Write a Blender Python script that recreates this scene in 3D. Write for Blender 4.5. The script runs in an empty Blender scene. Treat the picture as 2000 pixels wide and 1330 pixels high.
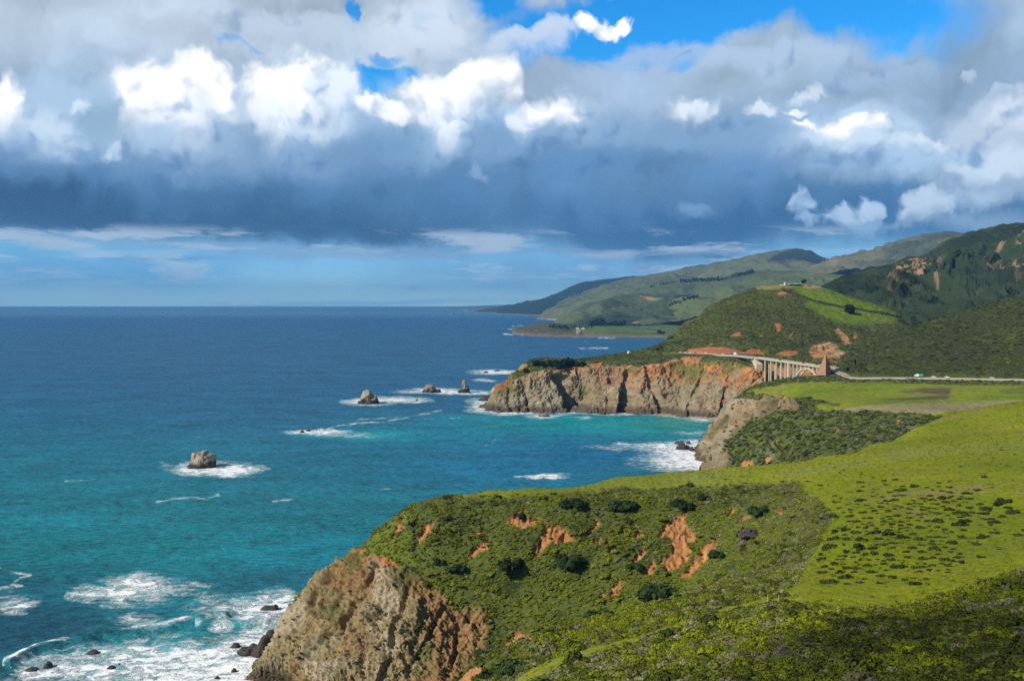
import bpy, bmesh, math, random
import numpy as np
from mathutils import Vector, Matrix

scene = bpy.context.scene
COL = scene.collection
random.seed(7)
RNG = np.random.default_rng(11)

# ------------------------------------------------------------------ camera
H_CAM = 145.0                      # metres above the sea
FPX, CXP, CYP, EYE = 2000.0, 1000.0, 665.0, 592.0
PITCH = math.atan((CYP - EYE) / FPX)
cam_data = bpy.data.cameras.new("camera")
cam_data.sensor_width = 36.0
cam_data.lens = 36.0
cam_data.clip_start = 1.0
cam_data.clip_end = 200000.0
cam = bpy.data.objects.new("camera", cam_data)
cam.location = (0, 0, H_CAM)
cam.rotation_euler = (math.pi / 2 - PITCH, 0, 0)
COL.objects.link(cam)
scene.camera = cam
scene.render.resolution_x, scene.render.resolution_y = 1024, 680

# ------------------------------------------------------------------ exposure
scene.view_settings.view_transform = 'Standard'
scene.view_settings.look = 'None'
scene.view_settings.exposure = 0.0
scene.view_settings.gamma = 1.0
scene.cycles.max_bounces = 6
scene.cycles.diffuse_bounces = 2
scene.cycles.glossy_bounces = 2
scene.cycles.transparent_max_bounces = 4
scene.cycles.volume_bounces = 0
scene.cycles.use_denoising = False      # 128 samples are clean enough and keep the fine grain of rock and water
scene.cycles.caustics_reflective = False
scene.cycles.caustics_refractive = False

# ------------------------------------------------------------------ sun
SUN_AZ, SUN_EL = math.radians(-121), math.radians(36)    # compass style: 0 = straight ahead (+Y), negative = left
sun_dir = Vector((math.sin(SUN_AZ) * math.cos(SUN_EL), math.cos(SUN_AZ) * math.cos(SUN_EL), math.sin(SUN_EL)))
sl = bpy.data.lights.new("sun", 'SUN')
sl.energy = 5.0
sl.angle = math.radians(0.5)
sl.color = (1.0, 0.94, 0.83)
so = bpy.data.objects.new("sun", sl)
so.rotation_euler = (-sun_dir).to_track_quat('-Z', 'Y').to_euler()
COL.objects.link(so)


# ------------------------------------------------------------------ helpers
def lin(r, g, b):
    f = lambda c: c / 12.92 if c <= 0.04045 else ((c + 0.055) / 1.055) ** 2.4
    return (f(r / 255), f(g / 255), f(b / 255))


class NT:
    """small helper for writing node trees"""
    def __init__(self, tree):
        self.t = tree

    def n(self, typ, ins=None, **props):
        nd = self.t.nodes.new(typ)
        for k, v in props.items():
            setattr(nd, k, v)
        for k, v in (ins or {}).items():
            s = nd.inputs[k]
            if isinstance(v, bpy.types.NodeSocket):
                self.t.links.new(v, s)
            elif isinstance(v, bpy.types.Node):
                self.t.links.new(v.outputs[0], s)
            else:
                s.default_value = v
        return nd

    def m(self, op, a, b=None, c=None, clamp=False):
        ins = {0: a}
        if b is not None:
            ins[1] = b
        if c is not None:
            ins[2] = c
        return self.n('ShaderNodeMath', ins, operation=op, use_clamp=clamp).outputs[0]

    def v(self, op, a, b=None, scale=None):
        ins = {0: a}
        if b is not None:
            ins[1] = b
        if scale is not None:
            ins['Scale'] = scale
        nd = self.n('ShaderNodeVectorMath', ins, operation=op)
        return nd.outputs[1] if op in ('LENGTH', 'DOT_PRODUCT', 'DISTANCE') else nd.outputs[0]

    def mix(self, fac, a, b, blend='MIX'):
        nd = self.n('ShaderNodeMix', None, data_type='RGBA', blend_type=blend)
        for i, v in ((0, fac), (6, a), (7, b)):
            s = nd.inputs[i]
            if isinstance(v, bpy.types.NodeSocket):
                self.t.links.new(v, s)
            else:
                s.default_value = (*v, 1.0) if isinstance(v, tuple) and len(v) == 3 else v
        return nd.outputs[2]

    def smooth(self, x, a, b, lo=0.0, hi=1.0):
        nd = self.n('ShaderNodeMapRange', {0: x, 1: a, 2: b, 3: lo, 4: hi}, interpolation_type='SMOOTHSTEP')
        return nd.outputs[0]

    def noise(self, vec, scale, detail=4.0, rough=0.5, lac=2.0, dist=0.0, col=False, dim='3D', typ='FBM'):
        nd = self.n('ShaderNodeTexNoise', {'Vector': vec, 'Scale': scale, 'Detail': detail, 'Roughness': rough,
                                           'Lacunarity': lac, 'Distortion': dist}, noise_dimensions=dim, noise_type=typ)
        return nd.outputs[1 if col else 0]


def tag(o, label=None, cat=None, group=None, kind=None):
    if label: o['label'] = label
    if cat: o['category'] = cat
    if group: o['group'] = group
    if kind: o['kind'] = kind
    return o
# ------------------------------------------------------------------ sky and clouds (world)
def build_world():
    w = bpy.data.worlds.new("World")
    scene.world = w
    w.use_nodes = True
    t = w.node_tree
    t.nodes.clear()
    N = NT(t)
    d = N.n('ShaderNodeTexCoord').outputs['Generated']
    sep = N.n('ShaderNodeSeparateXYZ', {0: d})
    x, y, z = sep.outputs
    az = N.m('ARCTAN2', x, y)
    hyp = N.m('SQRT', N.m('ADD', N.m('MULTIPLY', x, x), N.m('MULTIPLY', y, y)))
    el = N.m('ARCTAN2', z, hyp)
    # sky plane coordinates: two units per radian of azimuth / elevation
    q = N.n('ShaderNodeCombineXYZ', {0: N.m('MULTIPLY', az, 2.0), 1: N.m('MULTIPLY', el, 2.0), 2: 0.0}).outputs[0]
    V = N.m('MULTIPLY', el, 2.0)

    def ctr(px, py):
        a = math.atan((px - CXP) / FPX)
        e = math.atan((EYE - py) / FPX * math.cos(a))
        return 2 * a, 2 * e

    def warp(src, scale, amp, detail, rough, off):
        s = N.v('ADD', src, (off, off * 1.7, 0))
        nz = N.noise(s, scale, detail, rough, col=True, dim='2D')
        return N.v('ADD', src, N.v('MULTIPLY', N.v('SUBTRACT', nz, (0.5, 0.5, 0.5)), (amp, amp, 0)))

    def billow(src, scale, det=3.0, rough=.55):
        """rounded puffs: high in the middle of each, low in the seams"""
        nd = N.n('ShaderNodeTexVoronoi', {'Vector': src, 'Scale': scale, 'Detail': det, 'Roughness': rough, 'Smoothness': .35},
                 voronoi_dimensions='2D', feature='SMOOTH_F1', normalize=True)
        return N.m('SUBTRACT', 1.0, nd.outputs[0])

    q_soft = warp(warp(q, 3.0, 0.15, 3, .5, 1.7), 13.0, 0.075, 6, .58, 4.1)
    # flat, stretched streaks for the low layers
    qs = N.v('MULTIPLY', q, (0.35, 1.6, 1.0))
    nz = N.noise(qs, 9.0, 6, .6, col=True, dim='2D')
    q_flat = N.v('ADD', q, N.v('MULTIPLY', N.v('SUBTRACT', nz, (0.5, 0.5, 0.5)), (0.16, 0.045, 0)))
    # gently bent plane that carries the puffs of the crisp tops
    bil = warp(warp(q, 6.0, 0.07, 3, .55, 9.3), 40.0, 0.012, 4, .6, 2.9)
    puff = billow(bil, 11.5, 2.6, .52)
    puff_lit = N.m('SUBTRACT', puff, billow(N.v('ADD', bil, (-0.016, 0.020, 0)), 11.5, 2.6, .52))
    puff_big = N.m('MULTIPLY', N.m('SUBTRACT', puff, 0.55), 0.95)
    puff_small = N.m('MULTIPLY', N.m('SUBTRACT', puff, 0.55), 0.70)
    q_crisp = warp(warp(bil, 12.0, 0.05, 3, .55, 5.2), 42.0, 0.020, 5, .6, 6.6)

    def stroke(base, src, px, py, rx, ry, color, op=1.0, soft=0.8, rot=0.0, fade=None, puffs=0.0):
        cx, cy = ctr(px, py)
        # the tiny term only makes the strokes evaluate one after another
        src = N.n('ShaderNodeVectorMath', {0: base, 1: (1e-7, 1e-7, 0), 2: src}, operation='MULTIPLY_ADD').outputs[0]
        mp = N.n('ShaderNodeMapping', {'Vector': src, 'Location': (cx, cy, 0), 'Rotation': (0, 0, math.radians(rot)),
                                       'Scale': (rx / 1000, ry / 1000, 1)}, vector_type='TEXTURE').outputs[0]
        mpz = N.v('MULTIPLY', mp, (1, 1, 0))
        r = N.v('LENGTH', mpz)
        if puffs:
            r = N.m('SUBTRACT', r, puff_big if puffs > .8 else puff_small)
        f = N.smooth(r, 1.0, 1.0 - soft, 0.0, op)
        if fade is not None:
            ly = N.v('DOT_PRODUCT', mpz, (0, 1, 0))
            f = N.m('MULTIPLY', f, N.smooth(ly, fade[0], fade[1]))
        return N.mix(f, base, color if not isinstance(color, tuple) else lin(*color))

    # clear sky
    sky = N.n('ShaderNodeTexSky', sky_type='NISHITA')
    sky.sun_disc = False
    sky.sun_elevation = SUN_EL
    sky.sun_rotation = SUN_AZ
    sky.altitude = 150
    sky.air_density = 1.0
    sky.dust_density = 0.3
    sky.ozone_density = 3.0
    hs = N.n('ShaderNodeHueSaturation', {'Saturation': 1.35, 'Value': 1.0, 'Color': sky.outputs[0]})
    clear = N.mix(1.0, hs.outputs[0], tuple(c * SKY_STRENGTH for c in (0.42, 1.50, 1.85)), 'MULTIPLY')

    # A. soft layered cloud canvas by elevation
    ramp = N.n('ShaderNodeValToRGB', {0: N.smooth(N.v('DOT_PRODUCT', q_flat, (0, 1, 0)), 0, 0.7)})
    cr = ramp.color_ramp
    cr.interpolation = 'B_SPLINE'
    inv = lambda py: (lambda u: u * u * (3 - 2 * u))(min(1, max(0, ctr(1000, py)[1] / 0.7)))
    stops = [(592, (0.62, 0.98, 1.50)), (560, (0.44, 0.84, 1.30)), (520, (0.27, 0.64, 1.0)), (490, (124, 184, 228)),
             (462, (112, 158, 200)), (425, (80, 124, 170)), (370, (92, 136, 184)), (300, (130, 164, 204)), (220, (160, 188, 218)),
             (120, (184, 204, 224)), (20, (176, 196, 216)), (-200, (170, 190, 210))]
    while len(cr.elements) < len(stops):
        cr.elements.new(0.5)
    for e, (py, c) in zip(cr.elements, stops):
        e.position = inv(py)
    for e, (py, c) in zip(cr.elements, stops):
        e.color = (*(c if max(c) < 3 else lin(*c)), 1)
    c = ramp.outputs[0]
    for s in SOFT:
        c = stroke(c, q_soft, *s)
    for s in FLAT:
        c = stroke(c, q_flat, *s)
    # broken stratus under the bank
    st = N.noise(N.v('MULTIPLY', q_flat, (0.5, 2.6, 0)), 8.0, 6, .6, dim='2D')
    band = N.m('MULTIPLY', N.smooth(V, 0.088, 0.105), N.smooth(V, 0.150, 0.125))
    c = N.mix(N.m('MULTIPLY', N.m('MULTIPLY', N.smooth(st, .47, .62), band), .85), c, lin(186, 206, 228))
    st2 = N.noise(N.v('MULTIPLY', N.v('ADD', q_flat, (3, 1, 0)), (0.5, 3.2, 0)), 9.0, 5, .6, dim='2D')
    band2 = N.m('MULTIPLY', N.smooth(V, 0.004, 0.03), N.smooth(V, 0.11, 0.08))
    c = N.mix(N.m('MULTIPLY', N.m('MULTIPLY', N.smooth(st2, .50, .68), band2), .75), c, lin(196, 220, 240))
    # relief of the soft layers: light from the upper left
    def relief(src, scale, det, gain, off):
        a = N.noise(src, scale, det, .5, dim='2D')
        b = N.noise(N.v('ADD', src, off), scale, det, .5, dim='2D')
        return N.m('MULTIPLY', N.m('SUBTRACT', a, b), gain)
    up = N.smooth(V, 0.12, 0.30, 0.30, 1.0)
    rel = N.m('ADD', relief(q_soft, 5.0, 4, 0.85, (-0.045, 0.05, 0)), N.m('MULTIPLY', puff_lit, .10))
    rel = N.m('MULTIPLY', rel, up)
    c = N.v('SCALE', c, scale=N.m('ADD', 1.0, rel))
    # B. openings onto the clear sky
    for s in BLUE:
        px, py, rx, ry, op, soft, rot = s
        c = stroke(c, q_soft, px, py, rx, ry, clear, op, soft, rot)
    # C. crisp sunlit cumulus tops, then the grey bellies in front of them
    shade = N.smooth(N.m('ADD', N.m('MULTIPLY', puff_lit, 2.4), N.m('MULTIPLY', N.m('SUBTRACT', puff, .55), 1.0)), -.62, .12)
    for s in MIDDLE + CRISP:
        px, py, rx, ry, col, op, soft, rot, fade = s
        # sunlit side white, far side the blue-grey of the sky it faces
        sh = N.m('ADD', shade, N.m('MULTIPLY', N.v('DOT_PRODUCT', c, (1, 0, 0)), 1e-7))
        L = lin(*col)
        colr = N.mix(sh, (L[0] * .56, L[1] * .69, L[2] * .86), tuple(k * 1.16 for k in L))
        c = stroke(c, q_crisp, px, py, rx, ry, colr, op, soft, rot, fade, .95 if min(rx, ry) > 28 else .7)
    for s in BELLY:
        c = stroke(c, q_soft, *s)
    # away from the front the layout gives way to broken cloud over the clear sky
    front = N.smooth(N.m('ABSOLUTE', az), 0.75, 1.3, 1.0, 0.0)
    high = N.smooth(el, 0.42, 0.75, 1.0, 0.0)
    cov = N.smooth(N.noise(N.v('MULTIPLY', d, (1, 1, 2)), 2.4, 7, .55), 0.47, 0.62)
    plain = N.v('SCALE', sky.outputs[0], scale=SKY_STRENGTH * .75)
    rest = N.mix(N.m('MULTIPLY', cov, 0.40), plain, lin(128, 136, 144))
    c = N.mix(N.m('MULTIPLY', front, high), rest, c)
    # below the horizon: dim sea blue
    c = N.mix(N.smooth(el, -0.02, -0.012, 1.0, 0.0), c, lin(60, 100, 150))
    bg = N.n('ShaderNodeBackground', {'Color': c, 'Strength': 1.0})
    out = N.n('ShaderNodeOutputWorld', {'Surface': bg.outputs[0]})
    w.cycles.sampling_method = 'MANUAL'
    w.cycles.sample_map_resolution = 512


SKY_STRENGTH = 0.10
# (px, py, rx, ry, colour, opacity, softness, rotation)
SOFT = [
    (300, 60, 520, 130, (196, 212, 228), .8, .9),
    (150, 190, 200, 150, (176, 204, 230), .8, .9),
    (560, 60, 170, 60, (172, 190, 206), .7, .8),
    (820, 70, 130, 90, (206, 220, 236), .8, .8),
    (1200, 130, 330, 75, (164, 188, 218), .95, .8),
    (1560, 140, 330, 75, (160, 184, 206), .95, .8),
    (1900, 150, 260, 130, (140, 168, 196), .9, .9),
    (1620, 215, 300, 50, (150, 176, 200), .8, .9),
    (480, 405, 640, 85, (50, 92, 135), .9, .9),
    (120, 405, 330, 46, (46, 84, 125), .85, .8),
    (700, 435, 420, 55, (52, 94, 137), .85, .9),
    (1020, 340, 430, 130, (88, 132, 177), .8, .9),
    (1300, 300, 260, 90, (96, 138, 179), .7, .9),
    (1330, 440, 420, 85, (48, 98, 148), .9, .8),
    (1750, 440, 330, 60, (62, 116, 169), .8, .9),
    (1580, 380, 170, 45, (84, 132, 177), .8, .9),
    (1750, 290, 220, 90, (176, 204, 230), .7, .9),
    (1930, 420, 170, 40, (160, 190, 218), .6, .9),
    (1780, 350, 160, 40, (140, 174, 202), .7, .8),
]
FLAT = [
    (180, 510, 420, 70, (122, 192, 240), 1.0, .7),
    (110, 468, 260, 26, (150, 186, 216), .55, .9),
    (420, 482, 240, 14, (152, 188, 220), .6, .9),
    (640, 500, 260, 20, (140, 178, 214), .7, .9),
    (330, 508, 160, 8, (96, 148, 196), .7, .9),
    (1050, 535, 420, 55, (116, 170, 216), .7, .9),
    (780, 492, 300, 16, (134, 170, 206), .7, .9),
    (1160, 497, 110, 12, (172, 196, 220), .8, .8),
    (1080, 490, 190, 7, (128, 164, 204), .8, .8),
    (1300, 520, 90, 20, (126, 168, 210), .8, .9),
    (820, 562, 60, 7, (160, 190, 216), .6, .9),
    (100, 545, 130, 9, (140, 184, 222), .5, .9),
    (700, 590, 500, 12, (120, 170, 214), .5, .9),
]
BLUE = [
    (1320, 36, 430, 84, 1.0, .35, 6),
    (1580, 34, 360, 88, 1.0, .5, -8),
    (1250, 70, 180, 40, 1.0, .4, 10),
    (780, 158, 85, 32, 1.0, .5, -10),
    (455, 118, 55, 16, .9, .7, -20),
    (715, 25, 18, 34, .95, .6, 0),
    (868, 48, 20, 36, .8, .7, 0),
    (985, 18, 90, 46, 1.0, .6, 8),
    (790, 120, 40, 18, .8, .7, 0),
]
MIDDLE = [
    (350, 240, 165, 130, (216, 230, 244), .95, .9, 0, (-1.0, .3)), (565, 245, 175, 130, (216, 231, 245), .95, .9, 0, (-1.0, .3)), (890, 240, 165, 115, (214, 230, 244), .95, .9, 0, (-1.0, .3)),
    (1085, 230, 110, 55, (196, 216, 238), .8, .8, 0, (-1.0, .3)), (1640, 270, 150, 55, (196, 218, 240), .8, .8, 0, (-1.0, .3)), (1940, 300, 120, 120, (190, 208, 228), .7, .8, 0, (-1.0, .2)),
    (350, 290, 75, 60, (196, 220, 242), .9, .6, 0, (-.9, .7)), (545, 290, 80, 65, (200, 222, 244), .9, .6, 0, (-.9, .7)), (700, 260, 60, 60, (188, 212, 238), .9, .6, 0, (-.9, .7)),
    (865, 285, 60, 60, (204, 226, 246), .9, .6, 0, (-.9, .7)), (985, 265, 70, 55, (176, 206, 236), .9, .6, 0, (-.9, .7)), (1120, 250, 70, 40, (176, 202, 230), .8, .6, 0, (-.9, .7)),
    (90, 290, 90, 55, (176, 202, 228), .8, .6, 0, (-.9, .7)),
    (560, 75, 170, 50, (190, 207, 226), .8, .6, 0, (-1.0, .3)), (820, 75, 110, 70, (208, 221, 236), .8, .6, 0, (-1.0, .3)), (1015, 98, 90, 42, (196, 212, 232), .9, .5, 0, (-1.0, .3)),
    (1300, 130, 150, 45, (166, 190, 220), .8, .6, 0, (-1.0, .3)), (1520, 125, 150, 42, (174, 196, 224), .8, .5, 0, (-1.0, .3)), (1720, 150, 130, 45, (158, 184, 216), .7, .7, 0, (-1.0, .3)),
    (120, 235, 150, 90, (172, 200, 226), .8, .6, 0, (-1.0, .3)), (240, 270, 110, 80, (142, 176, 204), .8, .6, 0, (-1.0, .3)), (430, 300, 110, 75, (134, 168, 202), .8, .7, 0, (-1.0, .3)),
    (620, 320, 130, 70, (116, 154, 194), .8, .7, 0, (-1.0, .3)), (800, 300, 110, 80, (124, 164, 202), .8, .7, 0, (-1.0, .3)), (980, 290, 120, 70, (122, 160, 200), .8, .7, 0, (-1.0, .3)),
    (1180, 265, 150, 55, (132, 166, 200), .8, .7, 0, (-1.0, .3)), (1400, 270, 150, 45, (126, 162, 198), .8, .7, 0, (-1.0, .3)), (350, 345, 150, 50, (104, 144, 183), .7, .8, 0, (-1.0, .3)),
    (720, 380, 170, 50, (88, 132, 175), .7, .8, 0, (-1.0, .3)), (1150, 345, 180, 60, (98, 142, 187), .7, .8, 0, (-1.0, .3)), (1420, 340, 130, 45, (96, 142, 187), .6, .8, 0, (-1.0, .3)),
    (1700, 330, 150, 40, (150, 184, 220), .8, .7, 0, (-1.0, .3)), (1820, 320, 110, 45, (176, 204, 232), .8, .6, 0, (-1.0, .3)),
]
CRISP = [
    (1180, 55, 60, 22, (255, 255, 255), 1.0, 0.41, 0, (-1.1, -.3)),
    (1090, 70, 50, 24, (196, 212, 232), .9, 0.66, 0, (-1.0, .2)),
    (308, 212, 76, 70, (255, 255, 255), 1.0, .45, 20, (-.9, .4)),
    (352, 255, 62, 62, (246, 250, 255), .9, .7, 0, (-.9, .6)),
    (396, 166, 68, 62, (255, 255, 255), 1.0, .40, 0, (-1.0, .2)),
    (516, 198, 88, 76, (255, 255, 255), 1.0, .45, 0, (-.9, .4)),
    (612, 186, 84, 62, (255, 255, 255), 1.0, .45, 0, (-.9, .4)),
    (652, 196, 54, 56, (226, 238, 250), .85, 0.56, 0, (-1.0, .3)),
    (525, 250, 52, 66, (244, 250, 255), .85, 0.75, 10, (-1.0, .3)),
    (745, 224, 50, 28, (248, 252, 255), 1.0, 0.46, 0, (-1.2, .0)),
    (860, 203, 88, 58, (255, 255, 255), 1.0, 0.51, 15, (-.9, .5)),
    (950, 178, 78, 56, (255, 255, 255), 1.0, 0.56, 0, (-.9, .5)),
    (868, 255, 36, 62, (240, 248, 255), .75, 0.72, 0, (-1.0, .4)),
    (1075, 222, 62, 36, (255, 255, 255), 1.0, 0.75, 0, (-1.0, .5)),
    (1018, 250, 26, 30, (240, 248, 255), .8, 0.72, 0, (-1.2, .2)),
    (12, 205, 36, 60, (255, 255, 255), 1.0, 0.52, 0, (-1.1, .0)),
    (110, 265, 55, 55, (206, 224, 242), .8, 0.66, 0, (-1.0, .5)),
    (222, 303, 34, 20, (196, 214, 234), .9, 0.62, 0, (-1.2, .2)),
    (160, 205, 22, 16, (220, 236, 248), .8, 0.72, 0, (-1.2, .2)),
    (330, 290, 50, 50, (170, 200, 230), .7, 0.75, 0, (-1.0, .5)),
    (350, 355, 30, 26, (120, 156, 196), .7, 0.75, 0, (-1.0, .5)),
    (935, 345, 30, 22, (150, 180, 214), .7, 0.72, 0, (-1.2, .2)),
    (1365, 215, 60, 20, (226, 238, 248), .9, 0.75, 0, (-1.2, .2)),
    (1480, 222, 38, 16, (222, 234, 246), .85, 0.72, 0, (-1.2, .2)),
    (1580, 190, 55, 12, (220, 234, 246), .7, 0.75, 15, (-1.2, .2)),
    (1555, 222, 30, 12, (250, 253, 255), .9, 0.62, 0, (-1.2, .2)),
    (1570, 250, 34, 13, (255, 255, 255), 1.0, 0.62, 0, (-1.2, .2)),
    (1668, 254, 62, 22, (255, 255, 255), 1.0, 0.56, 0, (-1.2, .1)),
    (1700, 290, 70, 26, (206, 226, 244), .8, 0.66, 0, (-1.1, .4)),
    (1600, 275, 50, 22, (196, 218, 240), .8, 0.66, 0, (-1.1, .4)),
    (1800, 285, 70, 22, (220, 234, 246), .8, 0.75, 0, (-1.1, .4)),
    (1870, 155, 26, 10, (214, 230, 244), .4, 0.72, 0, (-1.2, .2)),
    (1945, 175, 30, 10, (204, 222, 240), .4, 0.72, 0, (-1.2, .2)),
    (1970, 240, 92, 60, (186, 202, 222), .95, 0.46, 12, (-1.4, -.2)),
    (1985, 225, 60, 36, (222, 232, 244), .8, 0.75, 12, (-1.2, .4)),
    (1960, 335, 100, 46, (206, 224, 240), .9, 0.51, 0, (-1.1, .4)),
    (1960, 380, 90, 34, (158, 180, 206), .8, 0.66, 0, (-1.1, .4)),
    (1880, 390, 80, 26, (170, 196, 222), .8, 0.66, 0, (-1.1, .4)),
    (1800, 415, 60, 36, (192, 212, 234), .9, 0.51, 0, (-1.1, .4)),
    (1560, 402, 28, 20, (170, 196, 226), .95, 0.52, 0, (-1.3, .2)),
    (1568, 428, 22, 14, (150, 182, 218), .9, 0.62, 0, (-1.3, .2)),
    (1640, 418, 45, 24, (176, 202, 230), .95, 0.52, 0, (-1.2, .3)),
    (1688, 405, 24, 24, (188, 212, 236), .9, 0.52, 0, (-1.3, .2)),
    (1680, 440, 45, 22, (140, 176, 214), .85, 0.62, 0, (-1.2, .3)),
    (1360, 405, 40, 20, (120, 160, 204), .7, 0.75, 0, (-1.2, .3)),
]
BELLY = [
    (600, 370, 560, 60, (78, 122, 165), .5, .95),
    (440, 215, 26, 40, (176, 204, 232), .75, .9),
    (700, 235, 34, 46, (160, 192, 226), .7, .9),
    (330, 265, 50, 26, (206, 224, 242), .6, .9),
    (470, 300, 60, 80, (120, 156, 193), .6, .9),
    (700, 300, 90, 80, (112, 150, 191), .6, .9),
    (640, 290, 60, 50, (120, 158, 194), .55, .9),
    (780, 290, 60, 60, (118, 158, 198), .6, .9),
    (960, 300, 90, 70, (120, 160, 198), .5, .9),
    (200, 240, 60, 60, (148, 180, 206), .5, .9),
]
build_world()
# ------------------------------------------------------------------ numpy tools
_sp, _cp = math.sin(PITCH), math.cos(PITCH)


def ray(px, py):
    a = (np.asarray(px, float) - CXP) / FPX
    b = -(np.asarray(py, float) - CYP) / FPX
    dy = _cp + b * _sp
    return a / dy, (-_sp + b * _cp) / dy          # dx, dz per metre of Y


def P(px, py, z=None, Y=None):
    """world point seen at a pixel, given its height or its distance"""
    dx, dz = ray(px, py)
    if Y is None:
        Y = (z - H_CAM) / dz
    return np.array([dx * Y, Y, H_CAM + dz * Y])


def project(p):
    x, y, z = p[..., 0], p[..., 1], p[..., 2] - H_CAM
    f = y * _cp - z * _sp
    u = y * _sp + z * _cp
    f = np.maximum(f, 1e-3)
    return CXP + FPX * x / f, CYP - FPX * u / f


def _hash(ix, iy, iz):
    h = (ix.astype(np.uint32) * np.uint32(374761393) + iy.astype(np.uint32) * np.uint32(668265263)
         + iz.astype(np.uint32) * np.uint32(2147483647))
    h = (h ^ (h >> np.uint32(13))) * np.uint32(1274126177)
    h = h ^ (h >> np.uint32(16))
    return h


def pnoise(p):
    """gradient noise, roughly -1..1, p is (n, 3)"""
    p = np.asarray(p, np.float64)
    i = np.floor(p).astype(np.int64)
    f = (p - i).astype(np.float32)
    w = f * f * f * (f * (f * 6 - 15) + 10)
    out = 0
    for cx in (0, 1):
        wx = w[:, 0] if cx else 1 - w[:, 0]
        for cy in (0, 1):
            wy = w[:, 1] if cy else 1 - w[:, 1]
            for cz in (0, 1):
                wz = w[:, 2] if cz else 1 - w[:, 2]
                h = _hash(i[:, 0] + cx, i[:, 1] + cy, i[:, 2] + cz)
                gx = ((h & np.uint32(1023)).astype(np.float32) / 511.5 - 1)
                gy = (((h >> np.uint32(10)) & np.uint32(1023)).astype(np.float32) / 511.5 - 1)
                gz = (((h >> np.uint32(20)) & np.uint32(1023)).astype(np.float32) / 511.5 - 1)
                out = out + wx * wy * wz * (gx * (f[:, 0] - cx) + gy * (f[:, 1] - cy) + gz * (f[:, 2] - cz))
    return out * 1.5


def fbm(p, scale, octaves=4, gain=0.5, lac=2.03, seed=0.0):
    p = np.asarray(p, float).reshape(-1, 3) * scale + seed * 17.31
    s, a, tot = 0, 1.0, 0
    for _ in range(octaves):
        s = s + a * pnoise(p)
        tot += a
        a *= gain
        p = p * lac + 5.7
    return s / tot


def ridged(p, scale, octaves=4, gain=0.5, seed=0.0):
    p = np.asarray(p, float).reshape(-1, 3) * scale + seed * 13.7
    s, a, tot = 0, 1.0, 0
    for _ in range(octaves):
        s = s + a * (1 - 2 * np.abs(pnoise(p)))
        tot += a
        a *= gain
        p = p * 2.1 + 3.1
    return s / tot


def sstep(a, b, x):
    t = np.clip((x - a) / (b - a), 0, 1)
    return t * t * (3 - 2 * t)


def poly_sd(px, py, pts):
    """signed distance (pixels, positive inside) to a polygon"""
    pts = np.asarray(pts, float)
    d = np.full(px.shape, 1e9)
    ins = np.zeros(px.shape, bool)
    n = len(pts)
    for k in range(n):
        ax, ay = pts[k]
        bx, by = pts[(k + 1) % n]
        ex, ey = bx - ax, by - ay
        t = np.clip(((px - ax) * ex + (py - ay) * ey) / (ex * ex + ey * ey + 1e-9), 0, 1)
        d = np.minimum(d, np.hypot(px - ax - t * ex, py - ay - t * ey))
        if ay != by:
            c = ((ay > py) != (by > py)) & (px < ex * (py - ay) / (by - ay) + ax)
            ins ^= c
    return np.where(ins, d, -d)


def line_d(px, py, pts):
    d = np.full(px.shape, 1e9)
    for (ax, ay), (bx, by) in zip(pts[:-1], pts[1:]):
        ex, ey = bx - ax, by - ay
        t = np.clip(((px - ax) * ex + (py - ay) * ey) / (ex * ex + ey * ey + 1e-9), 0, 1)
        d = np.minimum(d, np.hypot(px - ax - t * ex, py - ay - t * ey))
    return d


class Surf:
    """smooth height surface through scattered points (kernel r, linear drift)"""
    def __init__(self, pts, smooth=0.0, yscale=1.0):
        p = np.array(pts, float)
        self.ys = yscale
        self.s = np.abs(p[:, :2]).max()
        q = self._n(p[:, 0], p[:, 1])
        n = len(q)
        r = np.hypot(q[:, None, 0] - q[None, :, 0], q[:, None, 1] - q[None, :, 1])
        A = np.zeros((n + 3, n + 3))
        A[:n, :n] = r - np.eye(n) * smooth
        A[:n, n] = 1
        A[:n, n + 1:n + 3] = q
        A[n:, :n] = A[:n, n:].T
        b = np.zeros(n + 3)
        b[:n] = p[:, 2]
        self.w = np.linalg.solve(A, b)
        self.q = q

    def _n(self, x, y):
        return np.stack([x / self.s, y / self.s * self.ys], -1)

    def __call__(self, x, y):
        sh = x.shape
        q = self._n(x.ravel(), y.ravel())
        z = self.w[-3] + self.w[-2] * q[:, 0] + self.w[-1] * q[:, 1]
        for k in range(len(self.q)):
            z = z + self.w[k] * np.sqrt((q[:, 0] - self.q[k, 0]) ** 2 + (q[:, 1] - self.q[k, 1]) ** 2 + 2e-6)
        return z.reshape(sh)


def pts_of(lst):
    """('z', px, py, z) or ('y', px, py, Y) or ('w', px, Y, z)"""
    out = []
    for k, a, b, c in lst:
        if k == 'z':
            out.append(P(a, b, z=c))
        elif k == 'y':
            out.append(P(a, b, Y=c))
        else:
            out.append(np.array([(a - CXP) / FPX * b, b, c]))
    return np.array(out)


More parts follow.
